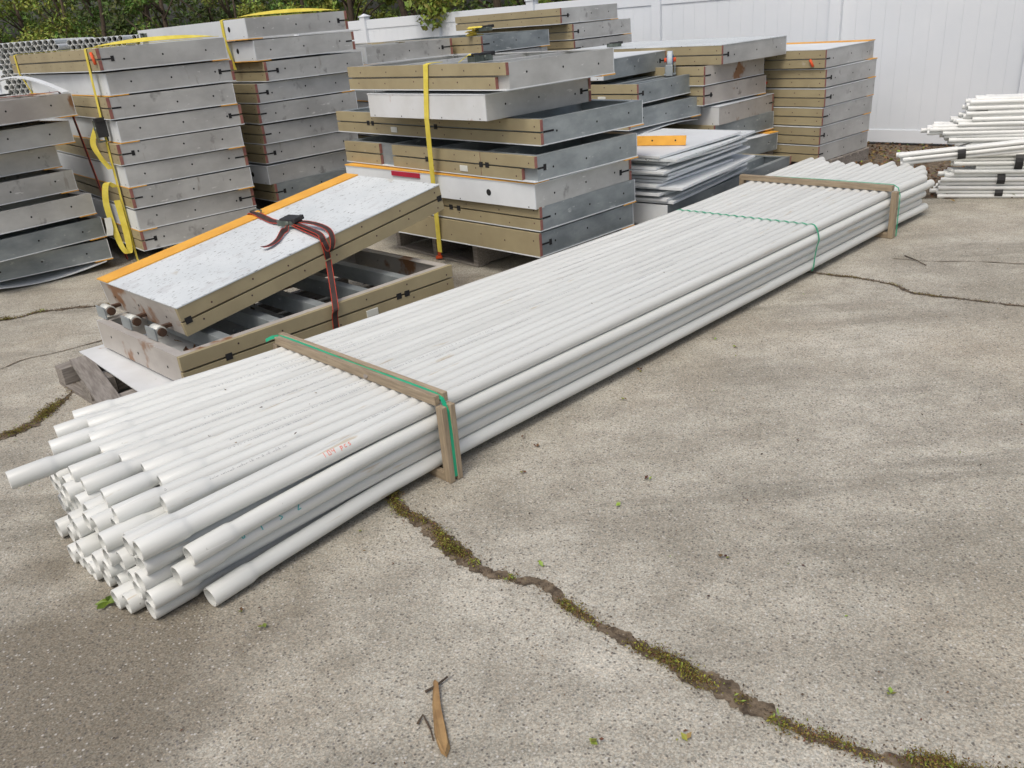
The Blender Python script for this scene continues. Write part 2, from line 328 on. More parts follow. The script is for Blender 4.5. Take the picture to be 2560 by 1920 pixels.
# ---------------------------------------------------------------- conduit bundle
BY = R(43.362); B0 = Vector((-1.011, 2.223, 0)); BE = Vector((math.cos(BY), math.sin(BY), 0)); BG = Vector((-BE.y, BE.x, 0))
def BL(t, s, z): return B0 + BE*t + BG*s + Vector((0, 0, z))
PR = .0302
def lerp(a, b, u): return a+(b-a)*u
def pipe_frame(pts, d):
    """point and direction at distance d along a pipe's centre line"""
    acc = 0
    for a, b in zip(pts, pts[1:]):
        l = (b-a).length
        if acc+l >= d: return a+(b-a)*((d-acc)/l), (b-a).normalized()
        acc += l
def pipe_mesh(pts, k=22, bell=True, name="conduit_pipe"):
    """pts from the near (belled) end to the far end; open mouth with a wall and a dark-free inner bore."""
    P = [Vector(p) for p in pts]
    mb = MB(); d0 = (P[1]-P[0]).normalized()
    br = PR*1.17 if bell else PR
    path, rad = [], []
    for tt, rr_ in ((.0, br-.0015), (.003, br), (.140, br), (.148, PR*1.13), (.156, PR*1.05), (.164, PR*1.01), (.170, PR)):
        q_, _d = pipe_frame(P, tt) if tt else (P[0], d0); path.append(q_); rad.append(rr_)
    acc = 0
    for a_, b_ in zip(P, P[1:]):
        acc += (b_-a_).length
        if acc > .19: path.append(b_); rad.append(PR)
    mb.tube(path, rad, k, 0, cap=False)
    dn = (P[-1]-P[-2]).normalized()
    inner0 = [P[0]+d0*.0, P[0]+d0*.135, pipe_frame(P, .5)[0]]; mb.tube(inner0, [br-.0055, br-.0055, PR-.005], k, 0, cap=False)
    inner1 = [P[-1], P[-1]-dn*.5]; mb.tube(inner1, [PR-.005]*2, k, 0, cap=False)
    o = 0
    def rim(c, d, ra, rb):
        a = d.cross(Vector((0, 0, 1))).normalized(); b = a.cross(d)
        vs = [c+(a*math.cos(2*PI*j/k)+b*math.sin(2*PI*j/k))*q for q in (ra, rb) for j in range(k)]
        mb.add(vs, [(j, (j+1) % k, k+(j+1) % k, k+j) for j in range(k)])
    rim(P[0], d0, br-.0015, br-.0055); rim(P[-1], dn, PR, PR-.005)
    return mb
def catmull(ctrl, n=5):
    out = []
    for i in range(len(ctrl)-1):
        p0 = ctrl[max(i-1, 0)]; p1 = ctrl[i]; p2 = ctrl[i+1]; p3 = ctrl[min(i+2, len(ctrl)-1)]
        for j in range(n):
            u = j/n; t0 = (p2-p0)*.5; t1 = (p3-p1)*.5
            if i == 0: t0 = (p2-p1)
            if i == len(ctrl)-2: t1 = (p2-p1)
            # scaled hermite by parameter spacing
            out.append(p1*(2*u**3-3*u*u+1) + t0*(u**3-2*u*u+u) + p2*(-2*u**3+3*u*u) + t1*(u**3-u*u))
    out.append(ctrl[-1]); return out
NT = 17
ZROW = [.068, .1254, .1828, .2402, .2976]                    # bottom to top
ROFF = [-.003, .016, -.003, -.019, .0]                           # sideways offset of each row at the wraps
NEAR_TOP = [(0.072, 1.248), (-0.024, 1.189), (0.081, 1.11), (-0.087, 1.056), (0.032, 0.959), (-0.28, 0.921), (0.018, 0.814), (-0.113, 0.765), (0.038, 0.674), (-0.117, 0.633), (0.062, 0.534), (-0.102, 0.489), (0.061, 0.397), (-0.123, 0.339), (0.005, 0.249), (-0.17, 0.125), (-0.165, 0.052)][::-1]
FAR_TOP = [5.82, 6.002, 6.157, 6.10, 6.263, 6.12, 6.251, 6.10, 6.15, 6.06, 6.13, 6.08, 6.152, 6.09, 6.161, 6.281, 6.223]
KNOWN = {(3, 0): (-.044, .0), (2, 0): (-.09, .015), (0, 0): (-.019, -.012), (0, 1): (-.171, .087), (0, 3): (-.224, .233), (1, 1): (-.178, .136), (3, 1): (-.16, .075), (2, 1): (-.175, .09)}
PIPES = {}
GRP = "white conduit pipes in the timber-framed bundle"
pipe_near = {}
for r in range(5):
    for i in range(NT):
        off = ROFF[r]
        s4, s1, s5, s6 = .045+.0603*i+off, .052+.0645*i+off, .045+.0635*i+off, .035+.068*i+off
        z = ZROW[r]
        if r == 4: tN, sN = NEAR_TOP[i]; zN = z-.026-.012*(i % 2)
        else:
            tN, sN = KNOWN.get((r, i), ((-.15, -.175, -.19, -.20)[3-r]+.005*max(0, i-5)+random.uniform(-.045, .05)+(.04 if i > 12 else 0), .052+.0655*i+off+random.uniform(-.010, .010)))
            zN = (.037, .092, .148, .206)[r]+random.uniform(-.003, .004)
        tF = FAR_TOP[i] if r == 4 else (FAR_TOP[i]+random.uniform(-.12, .02) if i else 5.86+random.uniform(-.05, .02))
        if r == 3 and i == 0: tF = 5.93
        if r == 0 and i == 0: tF = 5.90
        ctrl = [BL(tN, sN, zN), BL(.35, lerp(sN, s1, .42), lerp(zN, z, .55)), BL(.98, s1, z), BL(2.4, lerp(s1, s4, .7), z), BL(4.0, s4, z), BL(5.13, s5, z), BL(tF, s6, z-.006)]
        pts = catmull(ctrl, 4)
        o = pipe_mesh(pts).build("conduit_pipe", PIPE)
        side = NTH[i] if i < 9 else NTH[16-i]
        if r == 4:
            lab = f"{'rightmost' if i == 0 else 'leftmost' if i == 16 else side} white pipe {'' if i in (0, 16) else ('from the right ' if i < 9 else 'from the left ')}in the bundle's top layer"
        elif i == 0:
            lab = f"white pipe on the bundle's right side, in the {['bottom', 'second lowest', 'middle', 'second highest'][r]} layer"
        elif i <= 3:
            lab = f"white pipe in the bundle's {['bottom', 'second lowest', 'middle', 'second highest'][r]} layer, {NTH[i]} from the right side"
        else:
            lab = f"white pipe inside the bundle's {['bottom', 'second lowest', 'middle', 'second highest'][r]} layer, only its socket showing"
        tag(o, lab, "pipe", GRP); pipe_near[(r, i)] = pts

def wrap_on_pipe(o_pipe, pts, d0, ang, strokes, mat_, scale, thick, name):
    """strokes: polylines (u along the pipe, v round it), laid on the pipe wall; ang = angle from the top toward the right side."""
    mb = MB(); c, d = pipe_frame(pts, d0); up = Vector((0, 0, 1)); a = d.cross(up).normalized(); up = a.cross(d)
    def on(u, v):
        th = ang - v*scale/PR
        return c + d*(u*scale) + (up*math.cos(th) + a*math.sin(th))*(PR+.0006)
    for st in strokes:
        for (u0_, v0), (u1, v1) in zip(st, st[1:]):
            n = max(1, int(abs(v1-v0)*scale/.004)); du, dv = u1-u0_, v1-v0; l = math.hypot(du, dv) or 1; px, py = -dv/l*thick/scale/2, du/l*thick/scale/2
            for j in range(n):
                ta, tb = j/n, (j+1)/n
                ua, va, ub, vb = u0_+du*ta, v0+dv*ta, u0_+du*tb, v0+dv*tb
                mb.add([on(ua+px, va+py), on(ub+px, vb+py), on(ub-px, vb-py), on(ua-px, va-py)], [(0, 1, 2, 3)])
    mb.build(name, mat_, o_pipe)
STROKE = {'1': [[(.2, 1), (.2, 0)]], '0': [[(.1, .1), (.1, .9), (.5, .95), (.6, .1), (.1, .1)]], '4': [[(.1, 1), (.05, .5), (.6, .5)], [(.55, 1), (.5, 0)]],
          'p': [[(.1, .7), (.1, -.2)], [(.1, .6), (.45, .65), (.45, .25), (.1, .2)]], 'c': [[(.5, .6), (.1, .6), (.1, .1), (.5, .1)]], 's': [[(.5, .65), (.1, .55), (.5, .2), (.1, .05)]],
          '3': [[(.1, 1), (.55, .9), (.2, .55), (.55, .2), (.1, 0)]], '2': [[(.1, .9), (.5, 1), (.55, .6), (.1, 0), (.6, 0)]], 'o': [[(.15, .3), (.15, .65), (.45, .65), (.45, .3), (.15, .3)]], ' ': []}
def strokes_for(txt, step=.85):
    out = []
    for i, ch in enumerate(txt):
        for st in STROKE[ch]: out.append([(u+i*step, v) for u, v in st])
    return out
allp = {(r, i): [o for o in C.objects if o.name.startswith("conduit_pipe")][r*NT+i] for r in range(5) for i in range(NT)}
wrap_on_pipe(allp[(4, 0)], pipe_near[(4, 0)], .66, R(62), strokes_for("104 pcs"), REDINK, .020, .0028, "marker_writing")
wrap_on_pipe(allp[(2, 0)], pipe_near[(2, 0)], .22, R(72), strokes_for("o 1 3 2", 1.3), TEALINK, .027, .0040, "marker_writing")
# faint factory print lines: runs of tiny dashes, too small to read
def print_line(r, i, d0, n, ang):
    rnd = random.Random(r*31+i); st = []; u = 0
    for _ in range(n):
        wl = rnd.choice((.3, .5, .7)); st.append([(u, 0), (u+wl, rnd.uniform(-.08, .08))]); 
        if rnd.random() < .6: st.append([(u+.1, .5), (u+wl*.8, .5)])
        u += wl + rnd.choice((.25, .3, .9))
    wrap_on_pipe(allp[(r, i)], pipe_near[(r, i)], d0, ang, st, INK, .011, .0016, "print_line")
for r, i, d0, n, a in ((4, 3, .03, 14, 40), (4, 4, .25, 30, 12), (4, 2, .1, 34, 30), (4, 8, .2, 60, 5), (4, 9, .5, 18, 20), (4, 1, .9, 26, 10), (4, 5, 1.4, 60, 8), (4, 7, 2.0, 46, 15), (4, 10, 1.6, 90, 0), (4, 10, 3.4, 90, 5), (4, 6, 3.1, 40, 12), (3, 2, .05, 26, 48), (4, 12, 2.5, 40, 0), (3, 3, .06, 22, 50)):
    print_line(r, i, d0, n, R(a))

for i in range(NT):
    if i not in (1, 2, 3, 4):
        print_line(4, i, random.uniform(.2, 1.6), random.randint(30, 80), R(random.uniform(-8, 25)))
    print_line(4, i, random.uniform(2.4, 3.6), random.randint(30, 90), R(random.uniform(-8, 25)))
# timber frames round the bundle
def beam(mb, a, b, w_, h_, up=Vector((0, 0, 1)), mi=0):
    a, b = Vector(a), Vector(b); d = (b-a); l = d.length; d.normalize(); s = up.cross(d).normalized(); u = d.cross(s)
    T = Matrix((s, d, u)).transposed().to_4x4(); T.translation = a
    mb.box(-w_/2, w_/2, 0, l, -h_/2, h_/2, mi, T)
def beam_obj(name, a, b, w_, h_, M, parent, up=Vector((0, 0, 1)), bevel=.002):
    """a beam whose own Y axis runs along the grain"""
    a, b = Vector(a), Vector(b); d = (b-a); l = d.length; d.normalize(); s = up.cross(d).normalized(); u = d.cross(s)
    T = Matrix((s, d, u)).transposed().to_4x4(); T.translation = a
    mb = MB(); mb.box(-w_/2, w_/2, 0, l, -h_/2, h_/2); o = mb.build(name, M, parent, bevel)
    o.matrix_parent_inverse = Matrix(); o.matrix_basis = (parent.matrix_basis.inverted() if parent else Matrix()) @ T if parent else T
    return o
def wrap(tn, sL, sR, label, double, group):
    t = thing("timber_frame", label, "timber frame", BL(tn, sR, 0), (0, 0, BY), group); bpy.context.view_layer.update()
    offs = (-.0205, .0205) if double else (0,)
    wd = .025 if double else .045
    ztop = ZROW[4]+PR+.0195
    for k_, o in enumerate(offs):
        a = (.055 if (double and k_ == 0) else .03)
        beam_obj("top_rail", BL(tn+o, sR-.012, ztop), BL(tn+o, sL+.04-(.03 if k_ == 0 and double else 0), ztop), wd, .038, WOOD, t)
        beam_obj("post", BL(tn+o, sR-.030, .002), BL(tn+o, sR-.030, ztop-.021), wd, .038, WOOD, t, up=BG)
        beam_obj("post", BL(tn+o, sL+.022, .002), BL(tn+o, sL+.022, ztop-.021), wd, .038, WOOD, t, up=BG)
        beam_obj("bottom_rail", BL(tn+o, sR-.010, .0195), BL(tn+o, sL, .0195), wd, .036, WOOD, t)
    return t, ztop
W1, zt = wrap(1.0, 1.13, -.005, "paired timber battens strapped round the near end of the white pipe bundle", True, "timber frames round the pipe bundle")
mb = MB(); mb.tube([BL(.9655, .42, zt+.002), BL(.972, .42, zt-.002)], [.013, .012], 10)
mb.build("knot", OLDWOOD, W1).matrix_parent_inverse = W1.matrix_basis.inverted()
W2, zt2 = wrap(5.15, 1.13, .0, "single timber batten frame round the far end of the white pipe bundle", False, "timber frames round the pipe bundle")
mb = MB()
zz = zt+.013
mb.ribbon([BL(1.0, 1.175, .10), BL(1.0, 1.172, .25), BL(1.0, 1.150, zz), BL(1.0, 1.05, zz+.003)]+[BL(1.0, s, zz+.003*math.sin(s*9)) for s in (.9, .7, .5, .3, .1)]+[BL(1.0, .02, zz), BL(1.0, -.022, zz-.012), BL(1.0, -.046, zz-.06), BL(1.0, -.050, .20), BL(1.0, -.050, .02)], BE, .0175, .002)
mb.ribbon([BL(.985, 1.13, zz+.006), BL(.96, 1.145, zz+.006), BL(.935, 1.165, zz-.006)], Vector((0, .3, 1)), .016, .002)
tag(mb.build("packing_strap", GREEN), "wide green strap running between the near battens, down to the ground", "strap", "green packing straps")
mb = MB()
st = [BL(4.08, 1.062, .16), BL(4.08, 1.06, .28), BL(4.08, 1.035, .322)]
for i in range(NT-1, -1, -1):
    s = .045+.0603*i; st.append(BL(4.08, s, ZROW[4]+PR+.003)); 
    if i: st.append(BL(4.08, s-.030, ZROW[4]+PR-.003))
st += [BL(4.08, .026, .326), BL(4.08, .010, .308), BL(4.082, -.003, .270), BL(4.085, -.009, .235), BL(4.085, .004, .185), BL(4.08, .010, .12), BL(4.07, .008, .065), BL(4.065, .014, .040)]
mb.ribbon(st, BE, .013, .0018)
tag(mb.build("packing_strap", GREEN), "thin green strap hugging the middle of the white pipes", "strap", "green packing straps")
mb = MB(); mb.ribbon([BL(5.175, .9, zt2+.017), BL(5.178, .4, zt2+.021), BL(5.178, .0, zt2+.021), BL(5.18, -.035, zt2+.0), BL(5.18, -.052, zt2-.05), BL(5.18, -.053, .01)], BE, .014, .0018)
tag(mb.build("packing_strap", GREEN), "green strap over the far batten, mostly hidden by the wood", "strap", "green packing straps")

# ---------------------------------------------------------------- ramp panels
H = .168
def panel(x, y, z, rot, a, b, side, label, group, inv=True, metal=ALU, white=WHITE, sheet=WHITE, hole=False, plates=(), slot=True, notches=(), name="ramp_panel", planks=((0, 1),), cutlow=0, ribs=3, strip=True, blank=False, solid=False, skin=True):
    """side 'T': tan boards on the x=0 side; 'W': white skirt with the yellow edge on the x=0 side. inv: skin underneath, open tray up."""
    t = thing(name, label, "ramp panel", (x, y, z), rot, group)
    zs0, zs1 = (.008, .014) if inv else (H-.014, H-.008)
    z0, z1 = (.014, H-.003) if inv else (.0, H-.014)
    xt0, xt1 = (0, .026) if side == 'T' else (a-.026, a)
    xw0, xw1 = (a-.006, a) if side == 'T' else (0, .006)
    bx0, bx1 = (.026, a-.006) if side == 'T' else (.006, a-.026)
    mb = MB(); th = .005
    mb.box(bx0, bx1, 0, th, z0, z1); mb.box(bx0, bx1, b-th, b, z0, z1)
    mb.box(bx0, bx0+th, th, b-th, z0, z1-.001); mb.box(bx1-th, bx1, th, b-th, z0, z1-.001)
    zo0, zo1 = (z1-.006, z1-.002) if inv else (z0+.002, z0+.006)
    fl = .05
    mb.box(bx0+th, bx1-th, th, fl, zo0, zo1); mb.box(bx0+th, bx1-th, b-fl, b-th, zo0, zo1)
    mb.box(bx0+th, bx0+fl, fl, b-fl, zo0, zo1); mb.box(bx1-fl, bx1-th, fl, b-fl, zo0, zo1)
    for k in range(1, ribs+1):
        yy = b*k/(ribs+1)
        if not skin:
            rbm = MB(); rbm.box(bx0+th+.002, bx1-th-.002, yy-.03, yy+.03, z0+.05, z1-.009); rbm.build('cross_rib', ZINC, t, .003); continue
        mb.box(bx0+th+.002, bx1-th-.002, yy-.03, yy+.03, z0+.05, z1-.009); 
    zm = (z0+z1)/2
    for fx, r_ in ((.17, .0075), (.5, .0075), (.84, .0075)):
        jx = a*fx+random.uniform(-.03, .03); jz = zm+random.uniform(-.012, .012)
        mb.disc((jx, -.0015, jz), (0, -1, 0), r_, 1); mb.disc((jx, b+.0015, jz), (0, 1, 0), r_, 1)
    if slot:
        sl_ = random.uniform(.055, .095); tcap = random.random() < .55
        s0, s1 = (.028, .028+sl_) if side == 'T' else (a-.028-sl_, a-.028)
        for yy0, yy1 in ((-.002, -.0005), (b+.0005, b+.002)):
            mb.box(s0, s1, yy0, yy1, zm-.006, zm+.006, 1)
            e0, e1 = (s1-.006, s1+.018) if side == 'T' else (s0-.018, s0+.006)
            if tcap: mb.box(e0, e1, yy0-.0005, yy1+.0005, zm-.019, zm+.019, 1)
    mb.build("tray", [metal, DARK], t)
    
    if skin: sk = MB(); sk.box(-.003, a+.003, -.004, b+.004, zs0, zs1); sk.build("skin_sheet", sheet, t)
    if not blank:
        wp = MB(); wp.box(xw0, xw1, .0, b, z0+.001, z1-.001)
        nx = xw0-.0015 if side == 'W' else xw1+.0015; nn = (-1, 0, 0) if side == 'W' else (1, 0, 0)
        if hole: wp.disc((nx, hole, zm), nn, .022, 1, 14)
        for yy in (.06, b*.35, b*.7, b-.06): wp.disc((nx, yy, z0+.012), nn, .005, 1, 6)
        wp.build("side_skirt", [white, DARK], t)
    if strip:
        e0, e1 = (a-.135, a+.005) if side == 'T' else (-.005, .135)
        es = MB(); es.box(e0, e1, -.006, b+.006, *((0, .0075) if inv else (H-.0075, H))); es.build("yellow_strip", EDGE, t, .001)
    if not blank:
        mid = zm
        for lo, hi in (((z0+.001, z1+.001),) if solid else ((z0+.001, mid-.0055), (mid+.0055, z1+.001))):
            for (f0, f1) in planks:
                y0_, y1_ = b*f0-.003, b*f1+.003
                if cutlow and lo < mid and f0 == 0: y0_ += cutlow
                pk = MB(); pk.box(xt0, xt1, y0_, y1_, lo, hi); pk.box(xt0+.001, xt1-.001, y0_-.0012, y0_-.0001, lo+.001, hi-.001, 1)
                fx, nn = (xt0-.0012, (-1, 0, 0)) if side == 'T' else (xt1+.0012, (1, 0, 0))
                yy = y0_+.05
                while yy < y1_-.02:
                    pk.disc((fx, yy, lo+(hi-lo)*random.uniform(.3, .7)), nn, .0055, 2, 7); yy += random.uniform(.20, .34)
                pk.build("trim_board", [TAN, TANEND, SCREW], t, .0015)
        for yy in plates:
            pl = MB(); fx = xt0-.006 if side == 'T' else xt1
            pl.box(fx, fx+.006, yy-.040, yy+.040, z0+.018, z0+.058); pl.build("vent_plate", PLATE, t, .004)
        for yy in notches:
            nb = MB(); fx = xt0-.0025
            nb.box(fx, fx+.002, yy-.018, yy+.018, mid-.017, mid+.017); nb.build("hinge_notch", DARK, t)
    return t
STK = {}
def stack(key, rows, A, group, desc):
    n = len(rows)
    for k, (nm, x, y, z, yaw, side, b, kw) in enumerate(rows):
        kk = n-1-k
        lab = kw.pop('label', None) or f"{ORD[kk] if kk else 'topmost'} {'panel' if kk == 0 else 'panel from the top'} in {desc}"
        kw.setdefault('sheet', WHITE)
        STK[nm] = panel(x, y, z, (0, 0, yaw), A, b, side, lab, group, **kw)
AA = .9945
CG = "ramp panels stacked on the strapped middle pallet"
stack("C", [
 ("B1", .252, 5.309, .187, .754, 'T', 1.78, dict(metal=ZINC, solid=True, label="lowest tan-sided ramp panel of the middle stack, resting on the pallet", )),
 ("B2", .266, 5.312, .356, .750, 'T', 1.78, dict(metal=ZINC, plates=(1.05,), notches=(.78, .86), label="tan-sided panel with one white plate, just under the white holed panel in the middle stack")),
 ("B3", .247, 5.293, .513, .762, 'W', 2.03, dict(metal=ALU, inv=False, hole=.42, label="white-sided ramp panel with a round hole, low in the yellow-strapped middle stack")),
 ("B4", .252, 5.255, .680, .719, 'T', 2.13, dict(metal=ZINC, plates=(.68,), notches=(.44, .50, 1.08), planks=((.0, .235), (.24, .70), (.78, 1.0)), cutlow=.12, label="ramp panel whose tan boards are broken into three pieces, in the middle stack")),
 ("B5", .307, 5.357, .883, .712, 'T', 2.35, dict(metal=ZINC, plates=(1.56,), notches=(1.05, 1.84, 1.90), label="widest open tray panel with tan boards and white plate, mid-height in the middle stack")),
 ("B6", -.015, 5.440, 1.058, .740, 'W', 1.241, dict(metal=ALU, white=RUSTWHITE, inv=False, strip=False, label="white ramp panel with rust-streaked ends under the top panel of the middle stack")),
 ("B7", .121, 5.280, 1.232, .730, 'T', 1.668, dict(metal=ALU, label="topmost ramp panel of the middle stack, two clean tan boards under the ratchet", slot=False, cutlow=.10)),
], AA, CG, "the middle stack")
LGp = "ramp panels stacked in the tall left tower"
LT = "the left tower with the hanging yellow strap"
stack("L", [
 ("L9", -2.822, 6.624, .157, .688, 'T', 2.3, {}), ("L8", -2.814, 6.625, .321, .700, 'W', 2.3, {}), ("L7", -2.816, 6.621, .491, .662, 'T', 2.3, {}),
 ("L6", -2.811, 6.625, .658, .689, 'W', 2.3, {}), ("L5", -2.822, 6.612, .825, .668, 'T', 2.3, {}), ("L4", -2.787, 6.638, .991, .683, 'W', 2.3, {}),
 ("L3", -2.812, 6.619, 1.160, .675, 'T', 2.3, {}), ("L2", -2.783, 6.650, 1.329, .694, 'W', 2.3, {}), ("L1", -2.791, 6.609, 1.500, .705, 'T', 2.43, {})], AA, LGp, LT)
KT = "the rear tower behind the left tower"
KG = "ramp panels stacked in the rear tower"
stack("K", [
 ("K9", -1.947, 7.565, .282, .750, 'T', 2.25, dict(metal=ZINC)), ("K8", -1.976, 7.550, .447, .80, 'W', 2.25, dict(hole=.25, inv=False, strip=False)), ("K7", -1.974, 7.548, .618, .750, 'T', 2.25, {}),
 ("K6", -1.958, 7.548, .782, .750, 'T', 2.25, {}), ("K5", -1.963, 7.544, .953, .697, 'T', 2.25, {}), ("K4", -1.946, 7.546, 1.120, .750, 'T', 2.25, {}),
 ("K3", -1.853, 7.608, 1.285, .720, 'T', 2.25, {}), ("K2", -1.897, 7.583, 1.458, .726, 'W', 2.25, dict(hole=.30)), ("K1", -1.927, 7.561, 1.632, .733, 'W', 2.25, dict(hole=.30))], AA, KG, KT)
RT = "the rightmost stack by the white fence"
RG = "ramp panels stacked at the right by the fence"
stack("R", [(f"R{6-k}", x, y, z, yw, 'T', 1.75, dict(inv=False)) for k, (x, y, z, yw) in enumerate([(3.06, 8.006, .134, .717), (3.059, 8.001, .304, .712), (3.076, 8.009, .474, .715), (3.086, 8.010, .642, .717), (3.084, 8.016, .813, .714), (3.067, 8.002, .982, .742)])], AA, RG, RT)
MT = "the pale stack just right of the rear tower"
hh = H+.001
stack("M", [(f"M{8-k}", -1.09+random.uniform(-.02, .02), 8.61, .13+hh*k, .60, 'W' if k > 5 else random.choice('TW'), 2.0, dict(sheet=WHITE)) for k in range(7)] + [("M1", -1.113, 8.609, .13+hh*7+.0, .627, 'W', 2.0, {})], AA, "ramp panels stacked behind the middle stack", MT)
NT_ = "the dark stack carrying the folded yellow strap"
stack("N", [(f"N{8-k}", -.045+random.uniform(-.02, .02), 8.97, .128+hh*k, .755, 'T', 1.9, dict(metal=ALU)) for k in range(7)] + [("N1", -.016, 8.982, .128+hh*7, .746, 'T', 1.9, dict(metal=ZINC))], AA, "ramp panels in the dark stack behind the middle stack", NT_)
PT = "the far stack with a long tan board"
stack("P", [(f"P{9-k}", .96+random.uniform(-.02, .03), 9.84, .151+hh*k, .72, 'T', 1.8, {}) for k in range(7)] + [("P2", .980, 9.840, .151+hh*7, .718, 'T', 1.7, {}), ("P1", .853, 9.795, .151+hh*8, .757, 'T', 1.68, dict(notches=()))], AA, "ramp panels in the far stack against the fence", PT)
QT = "the stack behind the loose white sheets"
QG = "ramp panels stacked behind the white sheets"
stack("Q", [("Q6", 1.953, 7.619, .262, .652, 'T', 1.8, dict(metal=ZINC, inv=False)), ("Q5", 1.978, 7.662, .442, .717, 'T', 1.8, dict(metal=ZINC)), ("Q4", 2.026, 7.665, .606, .780, 'W', 1.5, dict(metal=STAINED, white=RUSTWHITE, strip=False, inv=False)),
 ("Q3", 1.872, 7.633, .778, .708, 'T', 1.8, dict(metal=STAINED)), ("Q2", 1.872, 7.617, .945, .741, 'T', 1.3, dict(metal=STAINED, strip=False)), ("Q1", 2.031, 7.647, 1.113, .682, 'T', 1.90, dict(inv=False, sheet=SPECK, strip=False))], AA, QG, QT)
ST = "the blue-grey stack directly behind the middle stack"
stack("S", [(f"S{6-k}", 1.13, 7.06, .06+hh*k, .75, 'T', 1.2, dict(metal=ZINC)) for k in range(3)] + [("S3", 1.125, 7.057, .700, .720, 'T', 1.1, dict(metal=ZINC)), ("S2", 1.211, 7.132, .889, .806, 'T', .62, dict(metal=ZINC, plates=(.35,))), ("S1", .98, 7.40, 1.085, .82, 'W', 1.0, dict(metal=ZINC, inv=False))], AA, "blue-grey panels behind the middle stack", ST)
# left edge stack with the curved tops
UT = "the partly cropped stack at the left edge"
UG = "ramp panels stacked at the left edge"
ux = [(-3.19, 6.85, .075, .62), (-3.20, 6.87, .255, .86), (-3.22, 6.85, .45, .87), (-3.31, 6.85, .645, .88), (-3.386, 6.85, .835, .87), (-3.23, 6.85, 1.01, .90), (-3.155, 6.85, 1.205, .93)]
for k, (x, y, z, yw) in enumerate(ux):
    e = Vector((math.cos(yw), math.sin(yw)))
    STK[f"U{k}"] = panel(x-e.x*AA, y-e.y*AA, z, (0, 0, yw), AA, 1.6, 'T', f"{'topmost panel' if k == 6 else ORD[6-k]+' panel from the top'} in {UT}", UG, metal=ZINC if k in (0, 1) else (STAINED if k == 6 else ALU), slot=False)
# front frame and the tilted ramp on it
FY = R(44.2)
fe = Vector((math.cos(FY), math.sin(FY), 0)); fp = Vector((-1.551, 3.719, .137))
FR = panel(*(fp+fe*1.74), (0, 0, FY+PI/2), AA, 1.74, 'T', "open upturned ramp tray lying on the pallet beneath the tilted ramp", "ramp panels of the front pile", metal=STAINED, plates=(.62,), notches=(.36, .42, 1.50), slot=False, ribs=5, skin=False, strip=False)
RYW, RTH = .776, .149
P0 = Vector((-1.586, 3.976, .318)); re_ = Vector((math.cos(RYW)*math.cos(RTH), math.sin(RYW)*math.cos(RTH), math.sin(RTH)))
RAMP = panel(*(P0+re_*1.786), (-RTH, 0, RYW+PI/2), .955, 1.786, 'T', "tilted white-topped ramp with a yellow edge strip and dark ratchet strap across it", "ramp panels of the front pile", inv=False, metal=STAINED, sheet=SPECK, slot=False, notches=(.02, 1.755))

mb = MB()
for _ in range(160):
    u, v = random.uniform(.08, 1.66), random.uniform(.08, .9); q_ = fp + fe*u + Vector((-fe.y, fe.x, 0))*v
    leaf_quad(mb, Vector((q_.x, q_.y, .137+random.uniform(.02, .05))), random.uniform(.02, .07), Vector((random.gauss(0, .5), random.gauss(0, .5), 1)), random.choice((0, 0, 1, 2)), .4)
tag(mb.build("debris", [DRY, BARK, PLATE]), kind="stuff")
# hinge rollers poking out below the ramp's lower end
for k, fr in enumerate((.18, .52, .83)):
    gdir = Vector((-math.sin(RYW), math.cos(RYW), 0)); q = P0 + gdir*(.955*(1-fr)) - Vector((math.cos(RYW), math.sin(RYW), 0))*.03 + Vector((0, 0, .0))
    ro = thing("hinge_roller", f"rusty hinge with pale roller under the tilted ramp, {['farthest from the tan boards', 'middle of three', 'nearest the tan boards'][k]}", "hinge", (q.x, q.y, .318), (0, 0, RYW), "hinge rollers under the tilted ramp")
    mb = MB(); mb.tube([(-.05, -.045, .026), (-.05, .04, .026)], .029, 16); mb.build("roller", PLATE, ro)
    mb = MB(); mb.tube([(-.05, -.062, .026), (-.05, -.046, .026)], .022, 12); mb.tube([(-.05, .041, .026), (-.05, .058, .026)], .018, 12); mb.build("axle", RUSTM, ro)
    mb = MB(); mb.box(-.048, .05, -.012, .016, .026, .044); mb.box(.03, .05, -.03, .03, .02, .055); mb.build("bracket", RUSTM, ro, .002)
    mb = MB(); mb.box(-.085, -.078, -.05, .06, -.012, .05); mb.build("plate", ZINC, ro)

# ---------------------------------------------------------------- pallets and loose boards
def pallet(x, y, yaw, lx, ly, label, h=.13, boards=7):
    t = thing("wooden_pallet", label, "pallet", (x, y, 0), (0, 0, yaw), "wooden pallets under the stacks")
    def P(nm, *bx):
        mb = MB(); c = Vector(((bx[0]+bx[1])/2, (bx[2]+bx[3])/2, (bx[4]+bx[5])/2)); sx, sy, sz = (bx[1]-bx[0])/2, (bx[3]-bx[2])/2, (bx[5]-bx[4])/2
        mb.box(-sx, sx, -sy, sy, -sz, sz); o = mb.build(nm, OLDWOOD, t, .002); o.location = c
    for k in range(3):
        yy = (ly-.05)*k/2; P("stringer", .003, lx-.003, yy, yy+.05, .018, h-.019)
    for k in range(boards):
        xx = (lx-.10)*k/(boards-1); P("deck_board", xx, xx+.10, -.003, ly+.003, h-.0185, h)
    for k in range(3):
        xx = (lx-.10)*k/2; P("bottom_board", xx, xx+.10, -.002, ly+.002, 0.002, .0175)
    return t
pallet(-.17, 5.895, R(39), 1.0, 1.05, "grey wooden pallet under the yellow-strapped middle stack", .182)
bpy.context.view_layer.update()
pallet(-2.72, 6.78, R(38), 1.0, 2.0, "wooden pallet in shade under the left tower", .15)
pallet(-1.87, 7.70, R(43), 1.0, 1.9, "wooden pallet raised on a second one under the rear tower", .272)
